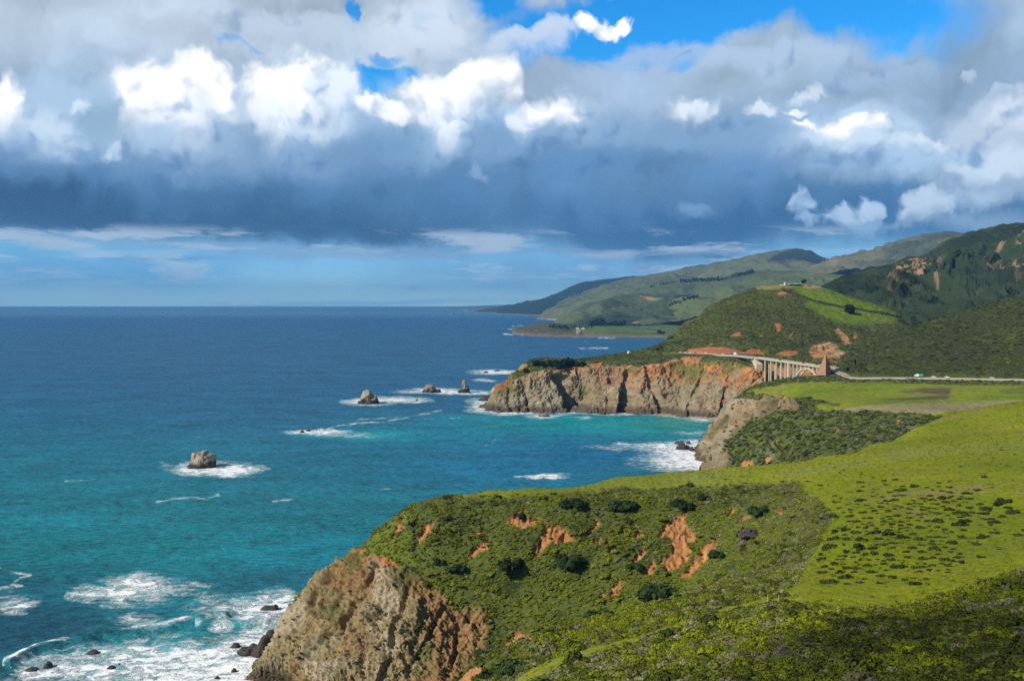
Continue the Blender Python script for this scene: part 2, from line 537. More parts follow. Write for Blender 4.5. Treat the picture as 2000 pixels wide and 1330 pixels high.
def mesh_from(name, verts, quads, mat=None, smooth=True, attrs=None):
    me = bpy.data.meshes.new(name)
    nv, nq = len(verts), len(quads)
    me.vertices.add(nv)
    me.vertices.foreach_set('co', np.ascontiguousarray(verts, np.float32).ravel())
    k = quads.shape[1]
    me.loops.add(nq * k)
    me.loops.foreach_set('vertex_index', np.ascontiguousarray(quads, np.int32).ravel())
    me.polygons.add(nq)
    me.polygons.foreach_set('loop_start', np.arange(0, nq * k, k, dtype=np.int32))
    me.polygons.foreach_set('use_smooth', np.full(nq, smooth))
    for an, arr in (attrs or {}).items():
        if arr.ndim == 2:
            at = me.attributes.new(an, 'FLOAT_COLOR', 'POINT')
            at.data.foreach_set('color', np.concatenate([arr, np.ones((nv, 1))], 1).astype(np.float32).ravel())
        else:
            at = me.attributes.new(an, 'FLOAT', 'POINT')
            at.data.foreach_set('value', arr.astype(np.float32))
    me.update(calc_edges=True)
    o = bpy.data.objects.new(name, me)
    COL.objects.link(o)
    if mat:
        me.materials.append(mat)
    return o


def grid_quads(nc, nr):
    i = np.arange(nc * nr).reshape(nc, nr)
    return np.stack([i[:-1, :-1], i[1:, :-1], i[1:, 1:], i[:-1, 1:]], -1).reshape(-1, 4)


def grid_normals(v):
    du = np.gradient(v, axis=0)
    dv = np.gradient(v, axis=1)
    n = np.cross(du, dv)
    n /= np.linalg.norm(n, axis=-1, keepdims=True) + 1e-12
    n[n[..., 2] < 0] *= -1
    return n


def sample_grid(Hf, px0, px1, nc, Y0, Y1, nr, nf=900, zmin=-6.0, wz=1.0):
    """grid of land seen from the road: columns fan out, rows are spread evenly along the slope"""
    t = (np.linspace(px0, px1, nc) - CXP) / FPX
    yf = np.geomspace(Y0, Y1, nf)
    X = t[:, None] * yf[None, :]
    Yg = np.broadcast_to(yf, X.shape)
    Z = np.maximum(Hf(X, Yg), zmin)
    dy = np.diff(Yg, axis=1)
    dz = np.diff(Z, axis=1)
    ym = (Yg[:, 1:] + Yg[:, :-1]) / 2
    # length on the slope plus a share for how steeply it faces the road
    face = np.abs(dz - dy * (((Z[:, 1:] + Z[:, :-1]) / 2 - H_CAM) / ym))
    ds = (face + 0.10 * np.hypot(dy, dz)) / ym * wz
    ds[(Z[:, 1:] <= zmin + .01) & (Z[:, :-1] <= zmin + .01)] *= 0.15
    k = np.ones(9) / 9
    for _ in range(2):
        pad = np.pad(ds, ((4, 4), (0, 0)), mode='edge')
        ds = sum(pad[j:j + nc] * k[j] for j in range(9))
    cum = np.concatenate([np.zeros((nc, 1)), np.cumsum(ds, 1)], 1)
    cum /= cum[:, -1:]
    u = np.linspace(0, 1, nr)
    V = np.zeros((nc, nr, 3))
    for i in range(nc):
        yy = np.interp(u, cum[i], yf)
        V[i, :, 1] = yy
        V[i, :, 0] = t[i] * yy
        V[i, :, 2] = np.interp(yy, yf, Z[i])
    return V


def jit(px, py, V, amp, scale, seed=0, oc=4):
    """break the outline of a patch with noise"""
    f = V.reshape(-1, 3)
    a = fbm(f, scale, oc, seed=seed).reshape(px.shape) * amp
    b = fbm(f, scale, oc, seed=seed + 3).reshape(px.shape) * amp
    return px + a, py + b


def lerp(a, b, m):
    return a + (np.asarray(b, float) - a) * m[..., None]


# ------------------------------------------------------------------ materials
def land_material(name, tex=1.0, bump=0.6, tscale=0.6, rough=0.95):
    m = bpy.data.materials.new(name)
    m.use_nodes = True
    t = m.node_tree
    t.nodes.clear()
    N = NT(t)
    co = N.n('ShaderNodeNewGeometry').outputs['Position']
    base = N.n('ShaderNodeAttribute', attribute_name='alb').outputs['Color']
    n1 = N.noise(co, tscale, 5, .62)
    n2 = N.noise(co, tscale * 6, 3, .6)
    v = N.m('ADD', N.m('MULTIPLY', N.m('SUBTRACT', n1, 0.5), 1.5 * tex), N.m('MULTIPLY', N.m('SUBTRACT', n2, 0.5), 0.8 * tex))
    c = N.v('SCALE', base, scale=N.m('MAXIMUM', N.m('ADD', 1.0, v), 0.15))
    b = N.n('ShaderNodeBump', {'Strength': bump, 'Distance': 0.5 / tscale, 'Height': N.m('ADD', n1, N.m('MULTIPLY', n2, .25))})
    p = N.n('ShaderNodeBsdfPrincipled', {'Base Color': c, 'Roughness': rough, 'Normal': b})
    p.inputs['Specular IOR Level'].default_value = 0.15
    N.n('ShaderNodeOutputMaterial', {'Surface': p.outputs[0]})
    return m


def plain_material(name, col, rough=0.6, var=0.12, scale=3.0, bump=0.0, metal=0.0, spec=0.4):
    m = bpy.data.materials.new(name)
    m.use_nodes = True
    t = m.node_tree
    t.nodes.clear()
    N = NT(t)
    co = N.n('ShaderNodeTexCoord').outputs['Object']
    n1 = N.noise(co, scale, 5, .6)
    c = N.v('SCALE', col, scale=N.m('ADD', 1 - var, N.m('MULTIPLY', n1, 2 * var)))
    p = N.n('ShaderNodeBsdfPrincipled', {'Base Color': c, 'Roughness': rough, 'Metallic': metal})
    p.inputs['Specular IOR Level'].default_value = spec
    if bump:
        b = N.n('ShaderNodeBump', {'Strength': bump, 'Distance': 0.4, 'Height': n1})
        t.links.new(b.outputs[0], p.inputs['Normal'])
    N.n('ShaderNodeOutputMaterial', {'Surface': p.outputs[0]})
    return m
# ------------------------------------------------------------------ palette (albedo)
GRASS = (0.190, 0.218, 0.003)
GRASS_DRY = (0.200, 0.190, 0.040)
GRASS_PALE = (0.24, 0.26, 0.06)
SCRUB = (0.090, 0.110, 0.024)
SCRUB_DK = (0.038, 0.055, 0.016)
SCRUB_LT = (0.120, 0.155, 0.022)
SAGE = (0.150, 0.150, 0.100)
SOIL = (0.40, 0.188, 0.070)
SOIL_RED = (0.40, 0.150, 0.065)
ROCK = (0.33, 0.255, 0.155)
ROCK_GY = (0.22, 0.185, 0.125)
ROCK_DK = (0.085, 0.065, 0.045)
ROCK_LT = (0.52, 0.45, 0.33)
HILL = (0.125, 0.145, 0.068)
HILL_DK = (0.035, 0.055, 0.030)

LANDS = {}
BANK = [[(1322, 689), (1340, 683), (1380, 677), (1415, 677), (1440, 684), (1452, 687), (1470, 680), (1484, 683), (1492, 693), (1440, 691), (1390, 690)]]


def catmull(pts, n):
    pts = [np.asarray(p, float) for p in pts]
    pts = [2 * pts[0] - pts[1]] + pts + [2 * pts[-1] - pts[-2]]
    out = []
    for i in range(1, len(pts) - 2):
        p0, p1, p2, p3 = pts[i - 1:i + 3]
        for k in range(n):
            t = k / n
            out.append(.5 * ((2 * p1) + (-p0 + p2) * t + (2 * p0 - 5 * p1 + 4 * p2 - p3) * t * t + (-p0 + 3 * p1 - 3 * p2 + p3) * t ** 3))
    out.append(pts[-2])
    return out


A_ = P(1478, 697, Y=1313)
B_ = P(1607, 716, Y=1125)
A_[2] = B_[2] = 75.8
AXIS = (B_ - A_)
LAB = float(np.hypot(AXIS[0], AXIS[1]))
AXIS /= LAB
BR_LEN = LAB * 1.13
END_ = A_ + AXIS * BR_LEN
ROAD_R = [END_, P(1624, 729, Y=1078) * np.array([1, 1, 0]) + np.array([0, 0, 75.0]), P(1642, 730, Y=1040) * np.array([1, 1, 0]) + np.array([0, 0, 73.6]), P(1665, 736.6, Y=1004), P(1720, 736.8, Y=985), P(1800, 737.2, Y=962), P(1900, 738.6, Y=936), P(2000, 740.2, Y=910), P(2140, 742.5, Y=880)]
ROAD_L = [P(1300, 688.5, Y=1500), P(1335, 689.4, Y=1462), P(1370, 690.6, Y=1425), P(1410, 692, Y=1388), P(1445, 693.6, Y=1352), A_]
ROAD_R_LINE, ROAD_L_LINE = catmull(ROAD_R, 12), catmull(ROAD_L, 12)


def carve(V):
    """cut the ground down to the roadbed and keep the seaward verge below it"""
    for ln, w in ((ROAD_R_LINE, 7.0), (ROAD_L_LINE, 8.0)):
        L = np.array(ln)
        lo, hi = L[:, :2].min(0) - 40, L[:, :2].max(0) + 40
        s = (V[..., 0] > lo[0]) & (V[..., 0] < hi[0]) & (V[..., 1] > lo[1]) & (V[..., 1] < hi[1])
        if not s.any():
            continue
        q = V[s]
        d2 = (q[:, None, 0] - L[None, :, 0]) ** 2 + (q[:, None, 1] - L[None, :, 1]) ** 2
        k = d2.argmin(1)
        d = np.sqrt(d2[np.arange(len(q)), k])
        front = q[:, 1] < L[k, 1]
        cut = L[k, 2] - .5 + np.maximum(0, d - w) * np.where(front, .12, .9) - np.where(front, np.clip(d - 3, 0, 5) * .35 * (q[:, 1] < 1004), 0)
        q[:, 2] = np.where(d < 26, np.minimum(q[:, 2], cut), q[:, 2])
        V[s] = q
    return V


def off_road(c, w=3.2):
    d = np.full(c.px.shape, 1e9)
    for ln in (ROAD_R_LINE, ROAD_L_LINE):
        x, y = project(np.array(ln))
        d = np.minimum(d, line_d(c.px, c.py, list(zip(x, y))))
    return sstep(w, w + 2.0, d)



class Ctx:
    pass


def land(name, Hf, px0, px1, nc, Y0, Y1, nr, alb, disp=None, mat=None, zmin=-6.0, nf=900):
    V = sample_grid(Hf, px0, px1, nc, Y0, Y1, nr, nf, zmin)
    c = Ctx()
    c.V0 = V
    c.px, c.py = project(V)
    c.n = grid_normals(V)
    c.sh = c.px.shape
    if disp is not None:
        d = disp(c)
        V = V + d if name == 'dirt_spur' else carve(V + d)
        c.n = grid_normals(V)
    c.V = V
    c.slope = c.n[..., 2]
    a = alb(c)
    c.alb = a
    o = mesh_from(name, V.reshape(-1, 3), grid_quads(*c.sh), mat, True, {'alb': a.reshape(-1, 3)})
    tag(o, kind='structure')
    LANDS[name] = c
    return c


def fn(c, scale, oc=4, seed=0, gain=.5):
    return fbm(c.V0.reshape(-1, 3), scale, oc, gain, seed=seed).reshape(c.sh)


def rn(c, scale, oc=4, seed=0):
    return ridged(c.V0.reshape(-1, 3), scale, oc, seed=seed).reshape(c.sh)


def pmask(c, polys, soft=3.0, amp=8.0, scale=0.08, seed=1, oc=4):
    jx, jy = jit(c.px, c.py, c.V0, amp, scale, seed, oc)
    m = np.zeros(c.sh)
    for p in polys:
        p = np.asarray(p, float)
        lo, hi = p.min(0) - 40, p.max(0) + 40
        s = (jx > lo[0]) & (jx < hi[0]) & (jy > lo[1]) & (jy < hi[1])
        if s.any():
            m[s] = np.maximum(m[s], sstep(-soft, soft, poly_sd(jx[s], jy[s], p)))
    return m


# ------------------------------------------------------------------ near bluff with the meadow terrace
NEAR = pts_of(
    [('z', *p) for p in [
        (800, 985, 60), (870, 968, 63), (960, 958, 64), (1040, 952, 64.5), (1200, 932, 65), (1300, 924, 65), (1390, 915, 65),
        (1500, 908, 66), (1600, 893, 67), (1700, 868, 68), (1790, 832, 69), (1850, 810, 70), (1920, 795, 72), (2000, 786, 74), (2120, 780, 76),
        (740, 1030, 51), (700, 1070, 44), (620, 1120, 33), (580, 1170, 22), (540, 1228, 11), (515, 1280, 4), (492, 1330, -1),
        (1600, 1000, 69.5), (1600, 1160, 84.6), (1800, 1130, 83.8), (1990, 1108, 83), (1800, 1000, 73), (2000, 1000, 75), (1800, 900, 70),
        (2000, 900, 74), (2000, 840, 75), (1900, 830, 72), (1450, 945, 65.5), (1700, 1060, 77.5), (1900, 1060, 78.5),
        (850, 1010, 57), (950, 985, 61), (1100, 965, 63.5), (1300, 960, 64), (1390, 958, 64.3), (1500, 962, 65), (1560, 950, 66),
        (1620, 1000, 70), (1600, 1060, 75), (1560, 1140, 82),
        (1300, 1050, 50), (1300, 1150, 36), (1450, 1110, 46), (1200, 1190, 30), (1100, 1220, 24), (1000, 1270, 16), (950, 1330, 7),
        (1000, 1180, 29), (1100, 1100, 43), (1200, 1080, 46), (1450, 1020, 56), (1450, 1070, 50), (1520, 1060, 60), (1560, 1060, 67), (1540, 1000, 64),
        (600, 1250, 13), (700, 1150, 32), (700, 1250, 17), (700, 1330, 5), (800, 1100, 42), (800, 1200, 27), (800, 1300, 10),
        (900, 1100, 42), (900, 1200, 26), (900, 1290, 12), (1000, 1100, 43), (560, 1300, 4), (750, 1400, -4), (600, 1400, -5), (850, 1400, -2)]]
    + [('y', *p) for p in [
        (1000, 1300, 262), (1100, 1250, 275), (1200, 1215, 285), (1350, 1170, 290), (1450, 1150, 280),
        (1490, 1175, 220), (1400, 1200, 215), (1250, 1245, 210), (1100, 1290, 205), (1030, 1320, 203),
        (910, 1296, 248), (870, 1335, 244), (1000, 1400, 165), (1500, 1330, 130), (2000, 1330, 115), (2000, 1200, 160), (1500, 1250, 165),
        (1600, 1178, 203), (1740, 1188, 198), (1850, 1160, 203), (1900, 1138, 203), (2000, 1122, 205), (2120, 1112, 205), (1200, 1330, 150), (900, 1400, 215)]]
    + [('w', *p) for p in [
        (790, 460, 35), (780, 490, 0), (695, 440, 20), (690, 460, -5), (610, 440, 8), (600, 455, -10), (530, 430, -8), (480, 410, -10),
        (400, 400, -15), (400, 480, -20), (500, 480, -20), (600, 520, -20), (750, 560, -20), (870, 465, 40), (860, 500, 0), (965, 475, 42),
        (960, 520, 0), (1040, 480, 42), (1040, 530, 0), (1200, 505, 40), (1200, 560, 0), (1390, 530, 40), (1390, 590, 0), (1500, 545, 40),
        (1500, 600, 10), (1600, 565, 48), (1600, 625, 25), (1700, 600, 55), (1700, 660, 45), (1790, 665, 62), (1790, 720, 56), (1850, 720, 66),
        (1850, 800, 58), (2000, 775, 71), (2000, 840, 62), (2120, 790, 73), (1000, 700, -30), (1300, 700, -20), (700, 330, -10), (800, 320, -8),
        (600, 320, -12), (500, 300, -15), (850, 262, 34), (800, 275, 15), (750, 280, 2), (910, 262, 42), (860, 300, 10), (900, 320, 8),
        (1000, 95, 100), (500, 95, 80), (2120, 95, 110), (1500, 95, 105), (700, 180, 40), (600, 240, -5)]])
near_H = Surf(NEAR, smooth=2e-4)

MEADOW = [[(880, 967), (900, 973), (1040, 966), (1200, 955), (1400, 952), (1555, 945), (1600, 980), (1625, 1010), (1605, 1060), (1575, 1110),
           (1550, 1140), (1535, 1165), (1560, 1182), (1640, 1184), (1740, 1190), (1850, 1163), (1900, 1142), (2000, 1120), (2160, 1105), (2160, 760),
           (1850, 796), (1790, 823), (1700, 866), (1600, 888), (1480, 905), (1390, 905), (1250, 916), (1100, 938), (1000, 946)]]
PATHLINE = [(1010, 1335), (1040, 1312), (1100, 1288), (1250, 1246), (1330, 1226), (1400, 1200), (1490, 1172), (1570, 1168)]
CLIFF = [[(690, 1070), (740, 1092), (790, 1105), (830, 1138), (860, 1160), (890, 1188), (950, 1182), (962, 1220), (950, 1262), (925, 1290), (890, 1320),
          (870, 1420), (430, 1420), (430, 1240), (540, 1222), (615, 1118), (660, 1085)]]
SOILS = [
    [(1345, 995), (1300, 1020), (1283, 1045), (1303, 1045), (1312, 1075), (1285, 1098), (1300, 1114), (1332, 1104), (1347, 1085), (1360, 1045), (1340, 1020)],
    [(1405, 1043), (1385, 1062), (1357, 1085), (1326, 1126), (1345, 1124), (1372, 1105), (1402, 1062)],
    [(1057, 1025), (1105, 1028), (1122, 1050), (1092, 1056), (1070, 1060), (1055, 1082), (1038, 1092), (1050, 1050)],
    [(1118, 1052), (1165, 1016), (1172, 1022), (1140, 1047)], [(1203, 1042), (1215, 1026), (1216, 1040)], [(1233, 1052), (1250, 1030), (1254, 1042)],
    [(1238, 1102), (1250, 1068), (1264, 1075), (1252, 1096)], [(1188, 1158), (1203, 1128), (1217, 1135), (1197, 1172)],
    [(1160, 1172), (1175, 1152), (1180, 1162)], [(1253, 1118), (1275, 1093), (1283, 1116), (1262, 1120)], [(1205, 1188), (1213, 1165), (1216, 1172)],
    [(910, 1088), (935, 1060), (954, 1050), (947, 1070), (926, 1087)], [(988, 1022), (1012, 996), (1024, 992), (1032, 1012), (1055, 1018), (1020, 1032)],
    [(762, 1054), (784, 1008), (790, 1034)], [(1418, 1006), (1438, 982), (1433, 1000)], [(1435, 1024), (1455, 1003), (1468, 1010), (1445, 1022)],
    [(826, 1028), (852, 1018), (848, 1034), (812, 1064)], [(918, 1040), (950, 1030), (942, 1044)], [(692, 1082), (712, 1066), (716, 1078)],
    [(1155, 1055), (1172, 1042), (1168, 1062)], [(1170, 1070), (1190, 1052), (1186, 1068)], [(1190, 1078), (1200, 1066), (1198, 1080)],
    [(740, 1090), (770, 1092), (780, 1110), (745, 1112)], [(1512, 1000), (1530, 985), (1526, 1004)], [(1080, 1275), (1012, 1262), (970, 1266), (1012, 1230)],
]
SLIP = [[(866, 1345), (880, 1310), (912, 1280), (952, 1306), (938, 1314), (918, 1322), (900, 1350)]]


def near_disp(c):
    c.cliff = np.maximum(pmask(c, CLIFF, 16, 26, 0.045, 5, 6), 0) * (c.py > 1000) * (c.V0[..., 1] > 300)
    # everything out of sight on the seaward side is cliff too
    c.meadow = pmask(c, MEADOW, 7, 16, 0.045, 2, 6)
    jx, jy = jit(c.px, c.py, c.V0, 7, 0.06, 9)
    w = 4 + 6 * sstep(1560, 1100, c.px)
    path = 1 - sstep(0.6, 1.2, line_d(jx, jy, PATHLINE) / w)
    c.path = path * (c.V0[..., 1] < 320)
    c.meadow = np.maximum(c.meadow, c.path)
    c.soil = pmask(c, SOILS, 4, 11, 0.11, 3, 6) * (c.V0[..., 1] > 320)
    c.slip = pmask(c, SLIP, 3, 3, 0.2, 4) * (c.V0[..., 1] < 300)
    f = c.V0.reshape(-1, 3) * np.array([1, 1, 0.55])
    r1 = ridged(f, 0.045, 5, .55, seed=2).reshape(c.sh)
    r2 = fbm(f, 0.11, 5, .6, seed=6).reshape(c.sh)
    r3 = ridged(c.V0.reshape(-1, 3) * np.array([1.3, 1, .35]), 0.16, 4, .55, seed=4).reshape(c.sh)
    dip = c.V0.reshape(-1, 3) @ np.array([[.80, .1, .60], [-.2, 1, .1], [-.60, 0, .80]])
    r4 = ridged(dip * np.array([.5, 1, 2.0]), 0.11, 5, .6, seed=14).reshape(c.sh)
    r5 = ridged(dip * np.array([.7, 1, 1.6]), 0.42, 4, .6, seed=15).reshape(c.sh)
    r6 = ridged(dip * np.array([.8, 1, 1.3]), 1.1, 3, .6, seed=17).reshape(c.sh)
    blk = fbm(np.round(dip * np.array([.35, .35, .6])) , .37, 2, seed=18).reshape(c.sh)
    cut = np.zeros(c.sh)
    wob = 14 * fn(c, .06, 4, 27)
    for (x0, y0), (x1, y1), w, dep in [((742, 1098), (668, 1225), 11, 4.0), ((800, 1125), (742, 1345), 8, 2.6), ((868, 1180), (800, 1300), 7, 2.2), ((655, 1108), (610, 1180), 6, 2.5),
                                       ((690, 1190), (560, 1330), 8, 2.5), ((895, 1200), (885, 1290), 6, 2.0)]:
        t = (c.px + wob - np.interp(c.py, [y0, y1], [x0, x1])) / w
        cut -= dep * np.where(t < 0, sstep(-1, -.1, t), sstep(1.6, 0, t)) * sstep(y0 - 10, y0 + 25, c.py) * sstep(y1 + 40, y1 - 10, c.py)
    rock = c.cliff * (4.8 * (r1 - .35) + 3.0 * r2 + 1.6 * (r3 - .3) + 3.2 * (r4 - .3) + 1.7 * (r5 - .3) + .6 * (r6 - .3) + 1.1 * blk + cut - 1.6 - 1.0 * sstep(700, 900, c.px))
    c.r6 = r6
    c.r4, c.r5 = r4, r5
    lump = (1 - c.meadow) * (1 - c.cliff) * (1.6 * fn(c, 0.035, 4, 8) + .5 * fn(c, 0.2, 3, 12))
    gully = -1.6 * np.maximum(c.soil, c.slip) + c.soil * 2.2 * (ridged(c.V0.reshape(-1, 3) * np.array([1, .6, .45]), .3, 4, seed=3).reshape(c.sh) - .4) + c.slip * .4 * fn(c, .5, 3, 2)
    mead = c.meadow * (.9 * fn(c, 0.015, 3, 5) + .12 * fn(c, 0.15, 3, 6))
    c.rock1, c.rock2, c.rock3 = r1, r2, r3
    return c.n * (rock + lump + gully + mead)[..., None]


def near_alb(c):
    n1, n2, n3 = fn(c, 0.02, 4, 21), fn(c, 0.09, 4, 22), fn(c, 0.35, 3, 23)
    a = np.empty(c.sh + (3,))
    a[:] = SCRUB
    a = lerp(a, SCRUB_LT, sstep(0.0, .35, n1 + .4 * n2))
    a = lerp(a, SCRUB_DK, sstep(0.05, .4, n2 - .3 * n1))
    g = np.empty(c.sh + (3,))
    g[:] = GRASS
    st = fbm(c.V0.reshape(-1, 3) * np.array([1, .45, 1]), 0.035, 5, .6, seed=31).reshape(c.sh)
    g = lerp(g, GRASS_DRY, sstep(0.05, .45, st) * .8)
    g = lerp(g, (0.150, 0.190, 0.004), sstep(-.05, -.4, st) * .8)
    g = lerp(g, (0.13, 0.125, 0.03), sstep(.18, .4, n3 + .5 * st) * .6)
    # paler dry grass along the far strip
    strip = sstep(1560, 1350, c.px) * sstep(985, 950, c.py)
    g = lerp(g, GRASS_PALE, strip * .55)
    mown = 1 - sstep(5, 14, line_d(c.px + 20 * n1, c.py + 10 * n2, [(1500, 935), (1700, 900), (1830, 880), (2000, 868)]))
    g = lerp(g, GRASS_PALE, mown * .45)
    big = fn(c, .008, 4, 35)
    g = lerp(g, (0.140, 0.175, 0.004), sstep(.02, .3, big) * .6)
    g = lerp(g, (0.255, 0.262, 0.006), sstep(.05, .35, -big + .3 * n2) * .6)
    g = lerp(g, (0.10, 0.13, 0.012), sstep(.2, .4, n3 - .3 * n2) * .5)
    tan = fbm(c.V0.reshape(-1, 3) * np.array([.5, 1, 1]), .03, 5, .65, seed=37).reshape(c.sh)
    g = lerp(g, (0.26, 0.20, 0.085), sstep(.12, .4, tan + .25 * n3) * sstep(1600, 1750, c.px) * sstep(1010, 950, c.py) * .75)
    a = lerp(a, g, c.meadow)
    a = lerp(a, (0.23, 0.25, 0.02), c.path * .6)
    rk = np.empty(c.sh + (3,))
    rk[:] = (0.29, 0.215, 0.100)
    rk = lerp(rk, (0.215, 0.195, 0.118), sstep(-.1, .4, c.rock2))
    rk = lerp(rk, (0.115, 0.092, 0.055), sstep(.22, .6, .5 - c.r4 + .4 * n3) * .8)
    rk = lerp(rk, (0.10, 0.08, 0.05), sstep(.2, .55, .35 - c.r5) * .55)  # crevice shade painted in: albedo darkens in the hollows of the relief
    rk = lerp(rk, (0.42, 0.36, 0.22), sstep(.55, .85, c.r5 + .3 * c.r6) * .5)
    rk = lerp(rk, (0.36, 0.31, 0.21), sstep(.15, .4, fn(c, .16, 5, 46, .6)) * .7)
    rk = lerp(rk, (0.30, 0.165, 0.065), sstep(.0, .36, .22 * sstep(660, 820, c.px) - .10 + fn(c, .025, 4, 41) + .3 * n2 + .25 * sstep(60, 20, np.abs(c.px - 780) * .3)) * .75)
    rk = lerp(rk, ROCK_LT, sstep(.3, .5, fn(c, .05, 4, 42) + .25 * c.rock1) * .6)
    rk = lerp(rk, ROCK_DK, sstep(.1, .45, -c.rock1 + .3) * .45)  # larger hollows darkened too, shade put into the rock colour
    rk = lerp(rk, (0.11, 0.12, 0.035), sstep(.12, .3, fn(c, .07, 5, 43) + .25 * (c.slope - .6) + .12 * sstep(1250, 1120, c.py)) * .8)
    rk = lerp(rk, ROCK_DK, sstep(5, 1.5, c.V[..., 2]) * .8)
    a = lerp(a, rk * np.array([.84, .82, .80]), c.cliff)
    so = np.empty(c.sh + (3,))
    so[:] = SOIL
    so = lerp(so, (0.36, 0.15, 0.06), sstep(0, .4, n3))
    so = lerp(so, (0.50, 0.26, 0.11), sstep(.1, .5, n2))
    a = lerp(a, so, np.maximum(c.soil, c.slip))
    return a


land_mat = land_material('land_surface', 1.0, 0.7, 0.5)
NEARC = land('bluff_terrain', near_H, 430, 2120, 850, 92, 800, 640, near_alb, near_disp, land_mat, nf=1200)

# ------------------------------------------------------------------ middle bluff, road terrace
MID = pts_of(
    [('z', *p) for p in [
        (1460, 760, 60), (1500, 752, 61), (1560, 743, 64), (1700, 745, 70), (1700, 775, 66.5), (1560, 775, 63), (1850, 745, 75), (2000, 743, 77),
        (2000, 775, 73), (1850, 775, 70), (1700, 798, 67), (1850, 800, 70), (1600, 797, 64), (1520, 804, 60), (1640, 739, 72), (1800, 739, 75),
        (2000, 742, 77.2), (2120, 743, 78),
        (1500, 870, 38), (1600, 840, 52), (1700, 830, 58), (1780, 822, 63), (1500, 908, 25), (1600, 890, 39), (1700, 860, 53), (1560, 870, 42),
        (1372, 880, 2), (1385, 850, 17), (1402, 820, 31), (1428, 790, 46), (1450, 768, 57), (1400, 870, 12), (1420, 840, 26), (1440, 810, 40), (1400, 895, 3),
        (1390, 912, 10), (1420, 870, 33), (1470, 830, 48), (1500, 790, 58), (1545, 790, 61)]]
    + [('w', *p) for p in [
        (1640, 1100, 74), (1800, 1050, 76), (2000, 1000, 78), (2120, 980, 79), (1560, 1130, 55), (1560, 1190, 30), (1500, 1120, 48), (1500, 1170, 20), (1620, 1120, 60),
        (1460, 1060, 45), (1460, 1120, 10), (1400, 780, -10), (1500, 700, 0), (1600, 660, 18), (1700, 650, 38), (1800, 680, 52), (1900, 720, 60), (2000, 740, 64),
        (1360, 1000, -10), (1340, 900, -12), (1370, 1150, -8), (1360, 1300, -8), (1378, 1040, -5), (1395, 1050, 4), (1425, 1060, 18),
        (1420, 850, 15), (1470, 860, 38), (1400, 885, 2), (1520, 850, 52), (1640, 1200, 60), (1800, 1200, 78), (2000, 1200, 80), (2120, 1200, 80), (2120, 740, 66), (1300, 1000, -15)]])
mid_H = Surf(MID, smooth=1e-4)
MID_MEADOW = [[(1452, 766), (1500, 754), (1560, 745), (1640, 745), (1760, 746), (1900, 752), (1960, 750), (2140, 750), (2140, 800), (1850, 812), (1800, 808),
               (1600, 800), (1590, 794), (1620, 786), (1570, 778), (1520, 780), (1490, 772)]]
MID_ROCK = [[(1355, 900), (1368, 880), (1380, 850), (1400, 818), (1425, 788), (1440, 778), (1460, 785), (1490, 780), (1530, 778), (1570, 796), (1500, 808), (1465, 828),
             (1430, 862), (1400, 915), (1380, 930)], [(1380, 935), (1400, 905), (1425, 880), (1432, 905), (1420, 930)]]


def mid_disp(c):
    c.meadow = pmask(c, MID_MEADOW, 2, 5, 0.04, 2)
    c.rock = pmask(c, MID_ROCK, 4, 6, 0.04, 5) * (1 - c.meadow)
    c.soil = pmask(c, [[(1448, 912), (1450, 900), (1470, 898), (1472, 908), (1452, 914)], [(1492, 906), (1496, 893), (1508, 893), (1505, 904)],
                       [(1748, 826), (1752, 818), (1760, 818), (1754, 828)], [(1500, 868), (1520, 860), (1518, 868)], [(1630, 845), (1636, 836), (1640, 842)]], 1.5, 2, .1, 3)
    r1 = ridged(c.V0.reshape(-1, 3) * np.array([1, 1, .5]), 0.03, 5, .55, seed=12).reshape(c.sh)
    r2 = fbm(c.V0.reshape(-1, 3), 0.07, 4, seed=16).reshape(c.sh)
    c.r1, c.r2 = r1, r2
    d = c.rock * (9 * (r1 - .3) + 5 * r2 + 3.6 * (ridged(c.V0.reshape(-1, 3), .12, 4, .6, seed=19).reshape(c.sh) - .3)) + (1 - c.meadow) * (1 - c.rock) * (2.5 * fn(c, 0.02, 4, 8) + 1.2 * fn(c, .1, 3, 9)) + c.meadow * .8 * fn(c, .01, 3, 3)
    return c.n * d[..., None]


